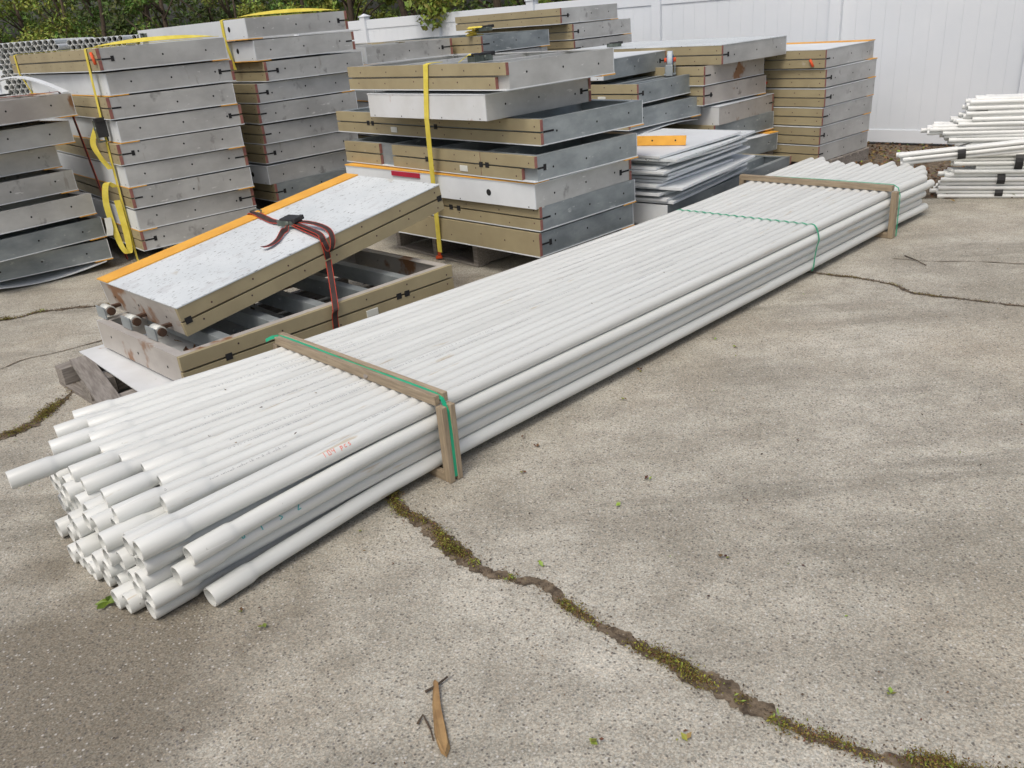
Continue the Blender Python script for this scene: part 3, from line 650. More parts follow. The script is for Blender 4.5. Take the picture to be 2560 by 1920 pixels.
pallet(1.30, 6.25, R(47), 1.95, .95, "wooden pallet under the pile of white sheets", .125)
pallet(3.15, 8.05, R(41), .9, 1.6, "wooden pallet under the rightmost stack by the fence", .128)
pallet(-1.0, 8.75, R(36), .9, 1.8, "wooden pallet under the stack beside the rear tower", .125)
pallet(.05, 9.08, R(43), .9, 1.7, "wooden pallet under the dark stack behind the middle stack", .122)
pallet(1.05, 9.93, R(42), .9, 1.6, "wooden pallet under the far stack against the fence", .145)
pallet(2.05, 7.73, R(40), .9, 1.6, "wooden pallet under the stack behind the white sheets", .255)
pallet(-1.66, 3.83, R(44.2+90), 1.02, 1.66, "weathered wooden pallet whose corner shows under the front pile, by the pipe ends", .11) if False else None
# front pallet: blocks, bottom board, one angled slat
fpal = thing("wooden_pallet", "weathered wooden pallet sticking out left of the front ramp pile", "pallet", (-2.42, 4.25, 0), (0, 0, FY), "wooden pallets under the stacks")
def FPart(nm, a, b, w_, h_): 
    bpy.context.view_layer.update(); beam_obj(nm, a, b, w_, h_, OLDWOOD, fpal)
gd = Vector((-fe.y, fe.x, 0)); base = Vector((-2.43, 4.25, 0))
for k in range(3):
    a = base - gd*(.36*k) ; FPart("block", a+Vector((0, 0, .068))+fe*.0, a+fe*.14+Vector((0, 0, .068)), .10, .09)
FPart("bottom_board", base+gd*.06+fe*.05+Vector((0, 0, .011)), base-gd*.86+fe*.05+Vector((0, 0, .011)), .10, .02)
FPart("deck_board", Vector((-2.345, 4.335, .124)), Vector((-1.80, 3.51, .124)), .105, .020)
for k in range(1, 3): FPart("stringer", base+fe*.15-gd*(.36*k-.36)+Vector((0, 0, .068)), base+fe*1.9-gd*(.36*k-.36)+Vector((0, 0, .068)), .05, .09)
ws = MB(); ws.box(0, 1.0, 0, 1.02, 0, .006)
wso = ws.build("white_board", RUSTWHITE); wso.location = (-2.38, 4.43, .136-.012); wso.rotation_euler = (R(-.5), 0, R(-53+4)); tag(wso, "white board with rust flecks lying on the front pallet under the tray", "board")
wso.matrix_basis = Matrix.Translation((-2.385, 4.425, .1285)) @ Matrix.Rotation(math.atan2(3.742-4.425, -1.79+2.385), 4, 'Z') @ Matrix.Rotation(0, 4, 'X')

# ---------------------------------------------------------------- pile of white sheets
V0 = panel(1.235, 6.049, .134, (0, 0, R(47.3)), 2.11, 1.05, 'W', "dark-sided ramp panel with a holed white end carrying the white sheets", "supports of the white sheet pile", metal=ZINC, hole=.62, strip=False, slot=False)
ve = Vector((math.cos(R(47.3)), math.sin(R(47.3)), 0)); vg = Vector((-ve.y, ve.x, 0))
zsh = .306
for k in range(17):
    lx, ly = random.uniform(1.02, 1.22), random.uniform(.85, 1.0); dx, dy = random.uniform(-.06, .10), random.uniform(-.05, .06); dyaw = random.uniform(-.07, .07)
    if k == 15: dx, dy, lx = .0, -.10, 1.30
    if k == 16: dx, dy, lx = -.02, .03, 1.10
    if k == 0: dx, dy, lx = .02, -.06, 1.28
    if k == 5: dx, dy, lx = .02, -.13, 1.30
    curl = random.uniform(-.006, .022); tk = .0165; mb = MB(); nx = 8; vs = []
    for zz_ in (0, tk):
        for j in range(2):
            for i in range(nx+1):
                u = i/nx; vs.append((lx*u, ly*j, zz_ + curl*max(0, 2*u-1)**2*(.6+.4*j)))
    n = nx+1; q = lambda a_, j, i: a_*2*n + j*n + i; fs = []
    for i in range(nx):
        fs += [(q(0, 0, i), q(0, 1, i), q(0, 1, i+1), q(0, 0, i+1)), (q(1, 0, i), q(1, 0, i+1), q(1, 1, i+1), q(1, 1, i)), (q(0, 0, i), q(0, 0, i+1), q(1, 0, i+1), q(1, 0, i)), (q(0, 1, i), q(1, 1, i), q(1, 1, i+1), q(0, 1, i+1))]
    fs += [(q(0, 0, 0), q(1, 0, 0), q(1, 1, 0), q(0, 1, 0)), (q(0, 0, nx), q(0, 1, nx), q(1, 1, nx), q(1, 0, nx))]
    mb.add(vs, fs); o = mb.build("white_sheet", SPECK if k == 15 else WHITE)
    p = Vector((1.235, 6.049, zsh)) + ve*(.0+dx) + vg*(.02+dy); o.location = p; o.rotation_euler = (random.uniform(-.006, .006), random.uniform(-.012, .004), R(47.3)+dyaw)
    tag(o, f"{'topmost white sheet' if k == 16 else ORD[16-k]+' white sheet from the top'} of the loose pile beside the middle stack", "sheet", "white sheets in the loose pile"); zsh += .0203
mb = MB(); mb.box(0, .62, 0, .006, 0, .072); 
for xx in (.12, .36, .54): mb.disc((xx, -.001, .036), (0, -1, 0), .007, 1)
o = mb.build("yellow_plank", [EDGE, DARK]); o.location = (.90, 6.70, zsh+.006); o.rotation_euler = (R(-18), 0, R(-28)); tag(o, "short bright yellow plank with two holes lying on the white sheets", "plank")
mb = MB()
for i in range(3): mb.box(-.01*i, .40-.01*i, .03*i, .26, .006*i, .006*i+.005)
# warped sheet sticking out under the blue-grey stack
mb2 = MB(); vs = []
for zz_ in (0, .006):
    for j in (0, .7):
        for i in range(11):
            u = i/10; vs.append((1.02*u, j, zz_ + .055*math.sin(u*PI*.75)))
n = 11; q = lambda a_, j, i: a_*2*n+j*n+i; fs = []
for i in range(10): fs += [(q(0, 0, i), q(0, 1, i), q(0, 1, i+1), q(0, 0, i+1)), (q(1, 0, i), q(1, 0, i+1), q(1, 1, i+1), q(1, 1, i)), (q(0, 0, i), q(0, 0, i+1), q(1, 0, i+1), q(1, 0, i)), (q(0, 1, i), q(1, 1, i), q(1, 1, i+1), q(0, 1, i+1))]
fs += [(q(0, 0, 0), q(1, 0, 0), q(1, 1, 0), q(0, 1, 0)), (q(0, 0, 10), q(0, 1, 10), q(1, 1, 10), q(1, 0, 10))]
mb2.add(vs, fs); o = mb2.build("warped_sheet", WHITE); o.location = (1.10, 7.01, .628); o.rotation_euler = (0, 0, .75); tag(o, "bowed white sheet sagging out from under the blue-grey stack", "sheet")
# curved sheet under the left edge stack and arched rim on its top
def bent(name, pos, yaw, L_, D_, amp, label, ph=1.0, tk=.007, M=WHITE):
    mb = MB(); vs = []
    for zz_ in (0, tk):
        for j in (0, D_):
            for i in range(17):
                u = i/16; vs.append((L_*u, j, zz_ + amp*math.sin(u*PI*ph)))
    n = 17; q = lambda a_, j, i: a_*2*n+j*n+i; fs = []
    for i in range(16): fs += [(q(0, 0, i), q(0, 1, i), q(0, 1, i+1), q(0, 0, i+1)), (q(1, 0, i), q(1, 0, i+1), q(1, 1, i+1), q(1, 1, i)), (q(0, 0, i), q(0, 0, i+1), q(1, 0, i+1), q(1, 0, i)), (q(0, 1, i), q(1, 1, i), q(1, 1, i+1), q(0, 1, i+1))]
    fs += [(q(0, 0, 0), q(1, 0, 0), q(1, 1, 0), q(0, 1, 0)), (q(0, 0, 16), q(0, 1, 16), q(1, 1, 16), q(1, 0, 16))]
    mb.add(vs, fs); o = mb.build(name, M); o.location = pos; o.rotation_euler = (0, 0, yaw); tag(o, label, "sheet"); return o
uv = ux[0]; ue = Vector((math.cos(uv[3]), math.sin(uv[3]), 0))
bent("warped_sheet", Vector((uv[0], uv[1], .066))-ue*1.05-Vector((-ue.y, ue.x, 0))*.015, uv[3], 1.0, 1.3, -.055, "bowed white sheet sagging below the lowest panel at the left edge")

u6_ = ux[6]; e6_ = Vector((math.cos(u6_[3]), math.sin(u6_[3]), 0)); g6_ = Vector((-e6_.y, e6_.x, 0))
bent("arched_sheet", Vector((u6_[0], u6_[1], 1.205+H))-e6_*.012, u6_[3]+PI/2, 1.45, .05, .13, "white arched rim curving over the topmost panel at the left edge", tk=.012)
bent("arched_sheet", Vector((u6_[0], u6_[1], 1.205+H))-e6_*.62, u6_[3]+PI/2, 1.45, .05, .15, "inner white arched rib behind the hook on the left edge stack", tk=.012)

# ---------------------------------------------------------------- straps, ratchets
def outer_path(stack_names, side_pt, yaw, over=.03, ztop=None, zbot=0.0):
    """points down the left (x=0) face of a stack at the world point side_pt, standing just off the outermost boards"""
    e = Vector((math.cos(yaw), math.sin(yaw), 0)); gg = Vector((-e.y, e.x, 0)); sg = side_pt.dot(gg)
    outs = []
    for nm in stack_names:
        o = STK[nm]; p = o.location; yw = o.rotation_euler.z; ee = Vector((math.cos(yw), math.sin(yw), 0)); g2 = Vector((-ee.y, ee.x, 0))
        tt = (sg - p.dot(gg))/g2.dot(gg); q = p + g2*tt; outs.append((q.dot(e), p.z, p.z+H))
    return e, gg, sg, outs
def strap_down(names, t_along, ref, w_, M, label, group, zbot, name="cargo_strap", lean=0.0, top_in=.9):
    o = STK[ref]; yw = o.rotation_euler.z; e0 = Vector((math.cos(yw), math.sin(yw), 0)); g0 = Vector((-e0.y, e0.x, 0)); pt = o.location + g0*t_along
    e, gg, sg, outs = outer_path(names, pt, yw)
    pts = []; ztop = outs[0][2]
    dmin = [min(x for x, a, b in outs[:k+1]) for k in range(len(outs))]
    if top_in: 
        pts += [(outs[0][0]+top_in, ztop+.004), (outs[0][0]+top_in*.5, ztop+.006), (outs[0][0]+.02, ztop+.005)]
    m0 = outs[0][0]-.007; pts.append((m0, ztop-.002))
    hull = [(m0, ztop-.002)]
    cand = [(x-.007, z) for x, a, b in outs for z in (b-.004, a+.012)] + [(min(outs[-1][0]-.004, outs[-1][0]), zbot)]
    # taut strap: walk down the convex outline
    cur = hull[0]; rest = [c for c in cand if c[1] < cur[1]]
    while rest:
        best = min(rest, key=lambda c: (c[0]-cur[0])/(cur[1]-c[1])); pts.append(best); cur = best; rest = [c for c in rest if c[1] < cur[1]-1e-6]
    P = []
    z1_ = pts[0][1]
    for x, z in pts: P.append(e*x + gg*(sg + lean*(ztop-z)) + Vector((0, 0, z)))
    mb = MB(); mb.ribbon(P, gg, w_, .003)
    ob = mb.build(name, M); tag(ob, label, "strap", group); return P, e, gg
SG = "yellow cargo straps on the stacks"
strap_down(["B7", "B6", "B5", "B4", "B3", "B2", "B1"], .744, "B7", .048, YELLOW, "yellow strap running straight down the tan side of the middle stack", SG, .10, lean=.16, top_in=.12)
PL, eL, gL = strap_down(["L1", "L2", "L3", "L4", "L5", "L6", "L7", "L8", "L9"], .20, "L1", .045, YELLOW, "yellow strap over the left tower with a loose tail and buckle", SG, .05, lean=.03)
strap_down(["L1", "L2"], 2.22, "L1", .045, YELLOW, "yellow strap at the far left end of the left tower's top panel", SG, 1.33, lean=0)
strap_down(["K1", "K2"], .40, "K1", .045, YELLOW, "yellow strap over the white side of the rear tower", SG, 1.40)
# bulging loops of webbing lying on the tower tops
def top_loop(ref, t0, t1, label):
    o = STK[ref]; yw = o.rotation_euler.z; e0 = Vector((math.cos(yw), math.sin(yw), 0)); g0 = Vector((-e0.y, e0.x, 0)); P = []; W_ = []
    for k in range(15):
        u = k/14; P.append(o.location + e0*(.02+.93*u) + g0*(lerp(t0, t1, u)) + Vector((0, 0, H+.010+.020*math.sin(u*PI)**.8))); W_.append(Vector((g0.x, g0.y, 0))*.8+Vector((0, 0, .55*math.sin(u*PI))))
    mb = MB(); mb.ribbon(P, W_, .05, .003); tag(mb.build("cargo_strap", YELLOW), label, "strap", SG)
top_loop("L1", .05, .02, "loose yellow strap bulging across the top of the left tower")
top_loop("K1", .10, .06, "loose yellow strap bulging across the top of the rear tower")
def ratchet(loc, rotz, label, tilt=0, s=1.0, tail=None, rx=0):
    t = thing("ratchet_buckle", label, "ratchet buckle", loc, (rx, tilt, rotz), "ratchet buckles on the straps"); t.scale = (s, s, s)
    mb = MB()
    for sy in (-.028, .028): mb.box(-.06, .07, sy-.002, sy+.002, -.012, .022)
    mb.box(-.06, -.05, -.028, .028, -.01, .014); mb.build("frame", BUCKLE, t, .002)
    mb = MB(); mb.tube([(.02, -.036, .008), (.02, .036, .008)], .012, 10); mb.build("spool", BUCKLE, t)
    mb = MB(); mb.box(-.03, .075, -.034, .034, .020, .030); mb.box(.06, .085, -.034, .034, .012, .034); mb.build("handle", BLACK, t, .003)
    return t
tb = STK["B7"]; yw = tb.rotation_euler.z
def on_top(ref, fx, fy, dz=.01):
    o = STK[ref]; M_ = Matrix.Translation(o.location) @ o.rotation_euler.to_matrix().to_4x4(); return M_ @ Vector((fx, fy, H+dz))
ratchet(on_top("B7", .16, .40, .012), yw, "black ratchet buckle lying on the top panel of the middle stack", s=1.2)
p = on_top("B7", .10, .52, .006); mb = MB(); mb.ribbon([p+Vector((.0, .0, .0)), p+Vector((.05, .0, .03)), p+Vector((.12, -.03, .035)), p+Vector((.17, -.04, .01))], Vector((.4, .7, .2)), .05, .004); tag(mb.build("strap_end", YELLOW), "folded yellow strap end beside the ratchet on the middle stack", "strap", SG)
p = on_top("N1", .05, .12, .0); mb = MB()
for k in range(7):
    a = random.uniform(0, 6); mb.ribbon([p+Vector((random.uniform(-.10, .10), random.uniform(-.08, .08), .01+.012*k)) for _ in range(4)], Vector((math.cos(a), math.sin(a), .3)), .045, .003)
tag(mb.build("strap_bundle", YELLOW), "crumpled yellow strap heaped on the corner of the dark stack", "strap", SG)
ratchet(on_top("N1", .10, .05, .055), .5, "black ratchet buckle in the crumpled yellow strap on the dark stack", s=1.2)
ratchet(on_top("Q1", .12, 1.35, .012), .3, "small black ratchet buckle on the white top behind the yellow-edged panel", s=1.0)
o = STK["K1"]; yw = o.rotation_euler.z; kq = o.location + Vector((-math.sin(yw), math.cos(yw), 0))*2.1 - Vector((math.cos(yw), math.sin(yw), 0))*.02 + Vector((0, 0, .10))
ratchet(kq, yw+PI/2, "black and yellow ratchet buckle at the far left end of the rear tower", rx=PI/2, s=1.1)
# buckle and tail hanging on the left tower strap
def along(P, z):
    for a, b in zip(P, P[1:]):
        if a.z >= z >= b.z and a.z > b.z: return a.lerp(b, (a.z-z)/(a.z-b.z))
    return P[-1]
q = along(PL, 1.08); t = ratchet(q - eL*.025, math.atan2(eL.y, eL.x)+PI/2, "open ratchet buckle hanging halfway down the left tower's yellow strap", tilt=PI/2, s=1.25)
t.rotation_euler = (Matrix((gL, Vector((0, 0, 1)), -eL)).transposed() @ Matrix.Rotation(PI/2, 3, 'Z')).to_euler()
mb = MB()
q1 = along(PL, 1.12) - eL*.03; q2 = along(PL, .80) - eL*.02; cx = Vector((.92, .25, 0))
mb.ribbon(smooth([q1-cx*.02, q1.lerp(q2, .35)-cx*.045-eL*.03, q1.lerp(q2, .7)-cx*.02-eL*.03, q2]), smooth([cx, cx+eL*.2, cx*.8-eL*.4, cx]), .040, .003)
q3 = along(PL, .66)-eL*.02
mb.ribbon(smooth([q3, q3-eL*.05+Vector((0, 0, .04))-cx*.01, q3-eL*.07-cx*.03+Vector((0, 0, -.10)), q3-eL*.06-cx*.035+Vector((0, 0, -.28)), q3-eL*.05-cx*.02+Vector((0, 0, -.47)), q3-eL*.04+cx*.015+Vector((0, 0, -.52)), q3-eL*.03+cx*.02+Vector((0, 0, -.36)), q3-eL*.025+cx*.01+Vector((0, 0, -.10))]), smooth([cx, cx, cx*.9+eL*.5, cx, cx*.9-eL*.4, cx, cx, cx]), .046, .003)
tag(mb.build("strap_tail", YELLOW), "long looped yellow strap tail dangling low on the left tower", "strap", SG)
mb = MB(); mb.ribbon([q3-eL*.09-cx*.03+Vector((0, 0, -.22)), q3-eL*.095-cx*.03+Vector((0, 0, -.31)), q3-eL*.09-cx*.05+Vector((0, 0, -.36))], cx, .05, .002); tag(mb.build("paper_tag", PLATE), "white paper tag on the dangling yellow strap tail", "tag")
# red and black strap behind the left edge stack
u6 = ux[6]; e6 = Vector((math.cos(u6[3]), math.sin(u6[3]), 0)); g6 = Vector((-e6.y, e6.x, 0)); pu = Vector((u6[0], u6[1], 0))
mb = MB(); mb.ribbon([pu - e6*1.05 + g6*.30 + Vector((0, 0, 1.385)), pu - e6*.5 + g6*.22 + Vector((0, 0, 1.39)), pu + e6*.005 + g6*.18 + Vector((0, 0, 1.385)), pu + e6*.05 + g6*.16 + Vector((0, 0, 1.2)), pu+e6*.09+g6*.14+Vector((0, 0, .7)), pu + e6*.14 + g6*.1 + Vector((0, 0, .02))], g6, .03, .003, 0, 1)
tag(mb.build("cargo_strap", [WEB, REDW]), "dark red strap slanting down beside the left edge stack", "strap")
hk = MB(); c6 = pu - e6*.42 + g6*.20 + Vector((0, 0, 1.40)); hk.tube([c6 + e6*(.07*math.cos(a)) + g6*(.03*math.sin(a))+Vector((0, 0, .006)) for a in [i*PI/8 for i in range(14)]], .006, 8); tag(hk.build("strap_hook", BLACK), "black wire hook on the red strap of the left edge stack", "hook")

# ratchet strap on the tilted ramp
RM = Matrix.Translation(P0) @ Matrix((re_, Vector((-math.sin(RYW), math.cos(RYW), 0)), re_.cross(Vector((-math.sin(RYW), math.cos(RYW), 0))))).transposed().to_4x4()
def rp(u, v, z): return RM @ Vector((u*1.786, v*.955, z))
nrm = (RM.to_3x3() @ Vector((0, 0, 1))); ru = (RM.to_3x3() @ Vector((1, 0, 0))); rv = (RM.to_3x3() @ Vector((0, 1, 0)))
mb = MB()
zt_ = H+.004
def rib(ps, ws, w_): mb.ribbon(smooth(ps), smooth(ws) if isinstance(ws, list) else ws, w_, .0025, 0, 1)
rib([rp(.565, 1.0, zt_-.05), rp(.566, .995, zt_+.002), rp(.567, .93, zt_+.004), rp(.549, .78, zt_+.010), rp(.537, .62, zt_+.004), rp(.536, .48, zt_+.016)], [ru, ru, ru, ru*.5+nrm*.6, ru*.9+nrm*.3, ru], .036)
rib([rp(.537, .42, zt_+.018), rp(.528, .30, zt_+.008), rp(.515, .16, zt_+.004), rp(.502, .03, zt_+.003), rp(.498, -.012, zt_-.006), rp(.497, -.0155, .09), rp(.491, -.0155, .008), Vector((-.905, 4.300, .31)), Vector((-.915, 4.297, .26)), Vector((-.921, 4.300, .18)), Vector((-.925, 4.296, .01))], ru, .040)
rib([rp(.537, .42, zt_+.024), rp(.552, .28, zt_+.024), rp(.552, .13, zt_+.018), rp(.540, .02, zt_+.006), rp(.528, -.022, zt_-.035), rp(.514, -.026, .095), rp(.503, -.022, .10), rp(.499, -.020, .14), rp(.505, .02, zt_+.010), rp(.520, .16, zt_+.014), rp(.534, .36, zt_+.022)], ru, .034)
rib([rp(.525, .41, zt_+.018), rp(.50, .365, zt_+.006), rp(.475, .33, zt_+.014), rp(.43, .265, zt_+.004), rp(.387, .226, zt_+.006), rp(.364, .234, zt_+.012)], [rv*.9+ru*.3, rv*.8+nrm*.4, rv*.6+nrm*.6, rv*.9+nrm*.2, rv, rv], .036)
tag(mb.build("ratchet_strap", [WEB, REDW]), "black strap with red edges lying across the tilted ramp", "strap")
t = ratchet(rp(.537, .43, zt_+.016), RYW-PI/2, "dark ratchet buckle on the speckled white top of the tilted ramp", s=1.15)
t.rotation_euler = (RM.to_3x3() @ Matrix.Rotation(-PI/2+.15, 3, 'Z')).to_euler()
mb = MB(); mb.tube([rp(.567, .99, zt_+.012), rp(.58, .95, zt_+.022), rp(.585, .90, zt_+.016), rp(.575, .88, zt_+.008), rp(.565, .90, zt_+.012)], .005, 8); tag(mb.build("strap_hook", BUCKLE), "steel hook gripping the yellow edge of the tilted ramp", "hook")
# orange hook under the middle stack
mb = MB(); c = Vector((-.46, 6.21, 0)); mb.box(-.03, .03, -.02, .02, .165, .185, 0, Matrix.Translation(c)); mb.box(-.012, .012, -.008, .008, .03, .165, 0, Matrix.Translation(c)); mb.box(-.03, .02, -.02, .02, .012, .03, 0, Matrix.Translation(c)); tag(mb.build("hook", ORANGE, None, .003), "orange flat hook dangling at the pallet edge below the yellow strap", "hook")
mb = MB(); o = STK["B3"]; M_ = Matrix.Translation(o.location) @ o.rotation_euler.to_matrix().to_4x4()
mb.box(-.010, -.002, 1.12, 1.44, H-.045, H-.012, 0, M_); tag(mb.build("red_tag", mat("crimson_tape", (.45, .02, .05), (.36, .015, .04), 10, .6)), "crimson tape strip stuck beside the yellow strap on the holed white panel", "tape")
# orange stubs on the rightmost stack's boards
for ref, yy, zz_, an, d in (("R1", .12, .045, .5, "high"), ("R2", .62, .05, 1.3, "middle"), ("R3", 1.05, .05, .1, "low")):
    o = STK[ref]; M_ = Matrix.Translation(o.location) @ o.rotation_euler.to_matrix().to_4x4(); mb = MB()
    c = Vector((-.012, yy, zz_)); dd = Vector((0, math.sin(an), math.cos(an)))*.035; mb.tube([M_ @ (c-dd), M_ @ (c+dd)], .012, 8); tag(mb.build("orange_peg", ORANGE), f"orange peg stuck {d} on the tan boards of the rightmost stack", "peg", "orange pegs on the rightmost stack")
o = STK["L1"]; M_ = Matrix.Translation(o.location) @ o.rotation_euler.to_matrix().to_4x4(); mb = MB(); mb.tube([M_ @ Vector((-.012, .035, .06)), M_ @ Vector((-.012, .075, .14))], .011, 8); tag(mb.build("orange_peg", ORANGE), "red-orange peg at the top corner of the left tower", "peg")

# caster wheel standing on the blue-grey stack
wq = on_top("S2", .76, .16, .0); cw = thing("caster_wheel", "blue and white caster wheel with a red hub on the blue-grey stack", "wheel", wq, (0, 0, STK["S2"].rotation_euler.z+.5))
mb = MB(); mb.tube([(0, -.022, .12), (0, .022, .12)], .075, 24); mb.build("tyre", PALEBLUE, cw)
mb = MB(); mb.tube([(0, -.027, .12), (0, .027, .12)], .045, 18); mb.build("disc", BLUE, cw)
mb = MB(); mb.tube([(0, -.05, .12), (0, .05, .12)], .020, 14); mb.build("hub", ORANGE, cw)
mb = MB(); mb.box(-.10, .12, -.05, .05, .002, .012); 
for sy in (-.045, .037): mb.box(-.015, .03, sy, sy+.008, .012, .12)
mb.box(-.16, -.12, -.03, .03, .0, .09); mb.build("bracket", ZINC, cw, .002)

# ---------------------------------------------------------------- thin pipe pile at the right
XF = [(3.607, 6.787, .017), (3.598, 6.791, .050), (3.606, 6.787, .083), (3.616, 6.783, .116), (3.617, 6.782, .150), (3.64, 6.772, .183), (3.70, 6.745, .212), (3.837, 6.684, .243), (3.691, 6.75, .275), (3.669, 6.759, .308), (3.676, 6.756, .341), (3.80, 6.70, .372), (3.76, 6.715, .402), (3.681, 6.754, .43), (3.637, 6.773, .46), (3.604, 6.788, .49), (3.591, 6.794, .515), (3.49, 6.84, .520), (3.503, 6.833, .545), (3.52, 6.826, .568), (3.684, 6.752, .580), (3.669, 6.759, .605), (3.771, 6.714, .615), (3.711, 6.74, .640), (3.727, 6.734, .660), (3.864, 6.672, .672), (3.733, 6.731, .700), (3.721, 6.736, .722), (3.742, 6.727, .745), (3.778, 6.711, .763)]
xe = Vector((math.cos(R(-24)), math.sin(R(-24)), 0)); xg = Vector((-xe.y, xe.x, 0))
XG = "thin white pipes in the pile by the fence"
def thin(a, b, label, bell=True, r_=.0163):
    mb = MB(); a, b = Vector(a), Vector(b); d = (b-a).normalized(); k = 12
    mb.tube([a, a+d*.003, a+d*.05, a+d*.065, b], [r_*1.1, r_*1.17, r_*1.17, r_, r_], k, 0, cap=False)
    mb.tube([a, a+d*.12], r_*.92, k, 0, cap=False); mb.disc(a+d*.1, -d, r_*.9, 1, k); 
    u = d.cross(Vector((0, 0, 1))).normalized(); v = u.cross(d)
    mb.add([a+(u*math.cos(2*PI*j/k)+v*math.sin(2*PI*j/k))*q for q in (r_*1.1, r_*.92) for j in range(k)], [(j, (j+1) % k, k+(j+1) % k, k+j) for j in range(k)])
    o = mb.build("thin_pipe", [THINPIPE, DARK]); tag(o, label, "pipe", XG)
for n, (x, y, z) in enumerate(XF):
    for dpt in range(5 if n not in (7,) else 3):
        a = Vector((x, y, z)) + xg*(.034*dpt + (.017 if n % 2 else 0)) + xe*(0 if dpt == 0 else random.uniform(-.05, .14)); b = a + xe*2.6 + xg*random.uniform(-.05, .05) + Vector((0, 0, random.uniform(-.01, .006)))
        if n >= 26: b += Vector((0, 0, -.01))
        thin(a, b, f"thin white pipe at the front of the fence pile, {n+1} up from the ground" if dpt == 0 else "thin white pipe lying behind the front row of the fence pile")
for k in range(5):
    a = Vector((3.214, 6.76, .385)) + Vector((.02*(k % 2)+(.0 if k < 2 else .03), -.012-.01*(k//2), -.032*(k//2))) + xg*(-.034*(k % 2)); thin(a, a + Vector((.8327*2, -.3707*2, .0917*2)), f"thin white pipe of the slanting bundle jutting left, {['upper back', 'upper front', 'middle back', 'middle front', 'lowest'][k]}")
def tie(c, d, ry, rz, label):
    rz *= .8; ry *= .9
    mb = MB(); c = Vector(c); d = d.normalized(); s = d.cross(Vector((0, 0, 1))).normalized(); u = s.cross(d); n = 14
    for i in range(n):
        a0, a1 = 2*PI*i/n, 2*PI*(i+1)/n
        pts = [c + s*(ry*math.cos(a)) + u*(rz*math.sin(a)) + d*t for a in (a0, a1) for t in (-.028, .028)]; pin = [c + s*(ry*.9*math.cos(a)) + u*(rz*.9*math.sin(a)) + d*t for a in (a0, a1) for t in (-.028, .028)]
        mb.add(pts+pin, [(0, 1, 3, 2), (4, 6, 7, 5), (0, 2, 6, 4), (1, 5, 7, 3)], 0)
    mb.ribbon([c-s*ry+u*rz*.6, c-s*(ry+.02)+u*(rz*.9), c-s*(ry-.01)+u*(rz*1.25)+d*.06], d, .03, .003)
    o = mb.build("tape_tie", BLACK); tag(o, label, "tape", "black tape ties on the thin pipes")
dsl = Vector((.8327, -.3707, .0917))
tie(Vector((3.214, 6.735, .352))+dsl*.50, dsl, .045, .062, "black tape tie round the slanting bundle of thin pipes")
tie((4.116, 6.59, .290), xe, .07, .085, "black tape tie near the frame edge on the middle of the thin pipe pile")
tie((4.02, 6.635, .150), xe, .07, .055, "frayed black tape tie on the low pipes of the fence pile")
tie((4.02, 6.64, .048), xe, .07, .055, "black tape tie touching the ground under the thin pipe pile")

# ---------------------------------------------------------------- honeycomb pipe piles at the far left
HG = "open pipe ends in the honeycomb piles"
hy = R(93); hd = Vector((math.cos(hy), math.sin(hy), 0)); hs_ = Vector((hd.y, -hd.x, 0))
mbp = MB(); k = 14; HR = .0302
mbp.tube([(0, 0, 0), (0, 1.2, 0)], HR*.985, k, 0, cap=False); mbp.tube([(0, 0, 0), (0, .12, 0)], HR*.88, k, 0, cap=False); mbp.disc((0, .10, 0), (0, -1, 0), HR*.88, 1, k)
mbp.add([(q*math.cos(2*PI*j/k), 0, q*math.sin(2*PI*j/k)) for q in (HR*.985, HR*.88) for j in range(k)], [(j, (j+1) % k, k+(j+1) % k, k+j) for j in range(k)])
proto = None; mass = MB()
for pile, (x0, y0, ztop, cols, vis, word) in enumerate((((-5.20), 9.95, 1.800, 11, 12, "left"), (-4.50, 10.05, 1.778, 10, 4, "middle"), (-3.83, 10.15, 1.775, 7, 3, "right"))):
    nrow = int((ztop-.03)/.0524)+1
    for r in range(nrow):
        for c in range(cols):
            p = Vector((x0, y0, ztop-.03-r*.0524)) + hs_*(c*.0607+(r % 2)*.0303) + hd*random.uniform(-.01, .01)
            if pile == 0: p += -hs_*.06
            if r < vis:
                if proto is None:
                    proto = mbp.build("stacked_pipe", [THINPIPE, DARK]); o = proto
                else: o = proto.copy(); C.objects.link(o)
                o.location = p; o.rotation_euler = (0, 0, hy-PI/2)
                tag(o, f"open pipe end, {word} honeycomb pile, {ORD[r] if r else 'top'} row, {NTH[c]} from its left", "pipe", HG)
            else:
                T = Matrix.Translation(p) @ Matrix.Rotation(hy-PI/2, 4, 'Z'); kk = 8
                vs = [T @ Vector((HR*math.cos(2*PI*j/kk), yy, HR*math.sin(2*PI*j/kk))) for yy in (0, 1.2) for j in range(kk)]
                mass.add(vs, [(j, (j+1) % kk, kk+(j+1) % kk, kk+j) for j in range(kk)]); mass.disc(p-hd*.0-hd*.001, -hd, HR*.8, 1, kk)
tag(mass.build("stacked_pipes_below", [THINPIPE, DARK]), kind="stuff")

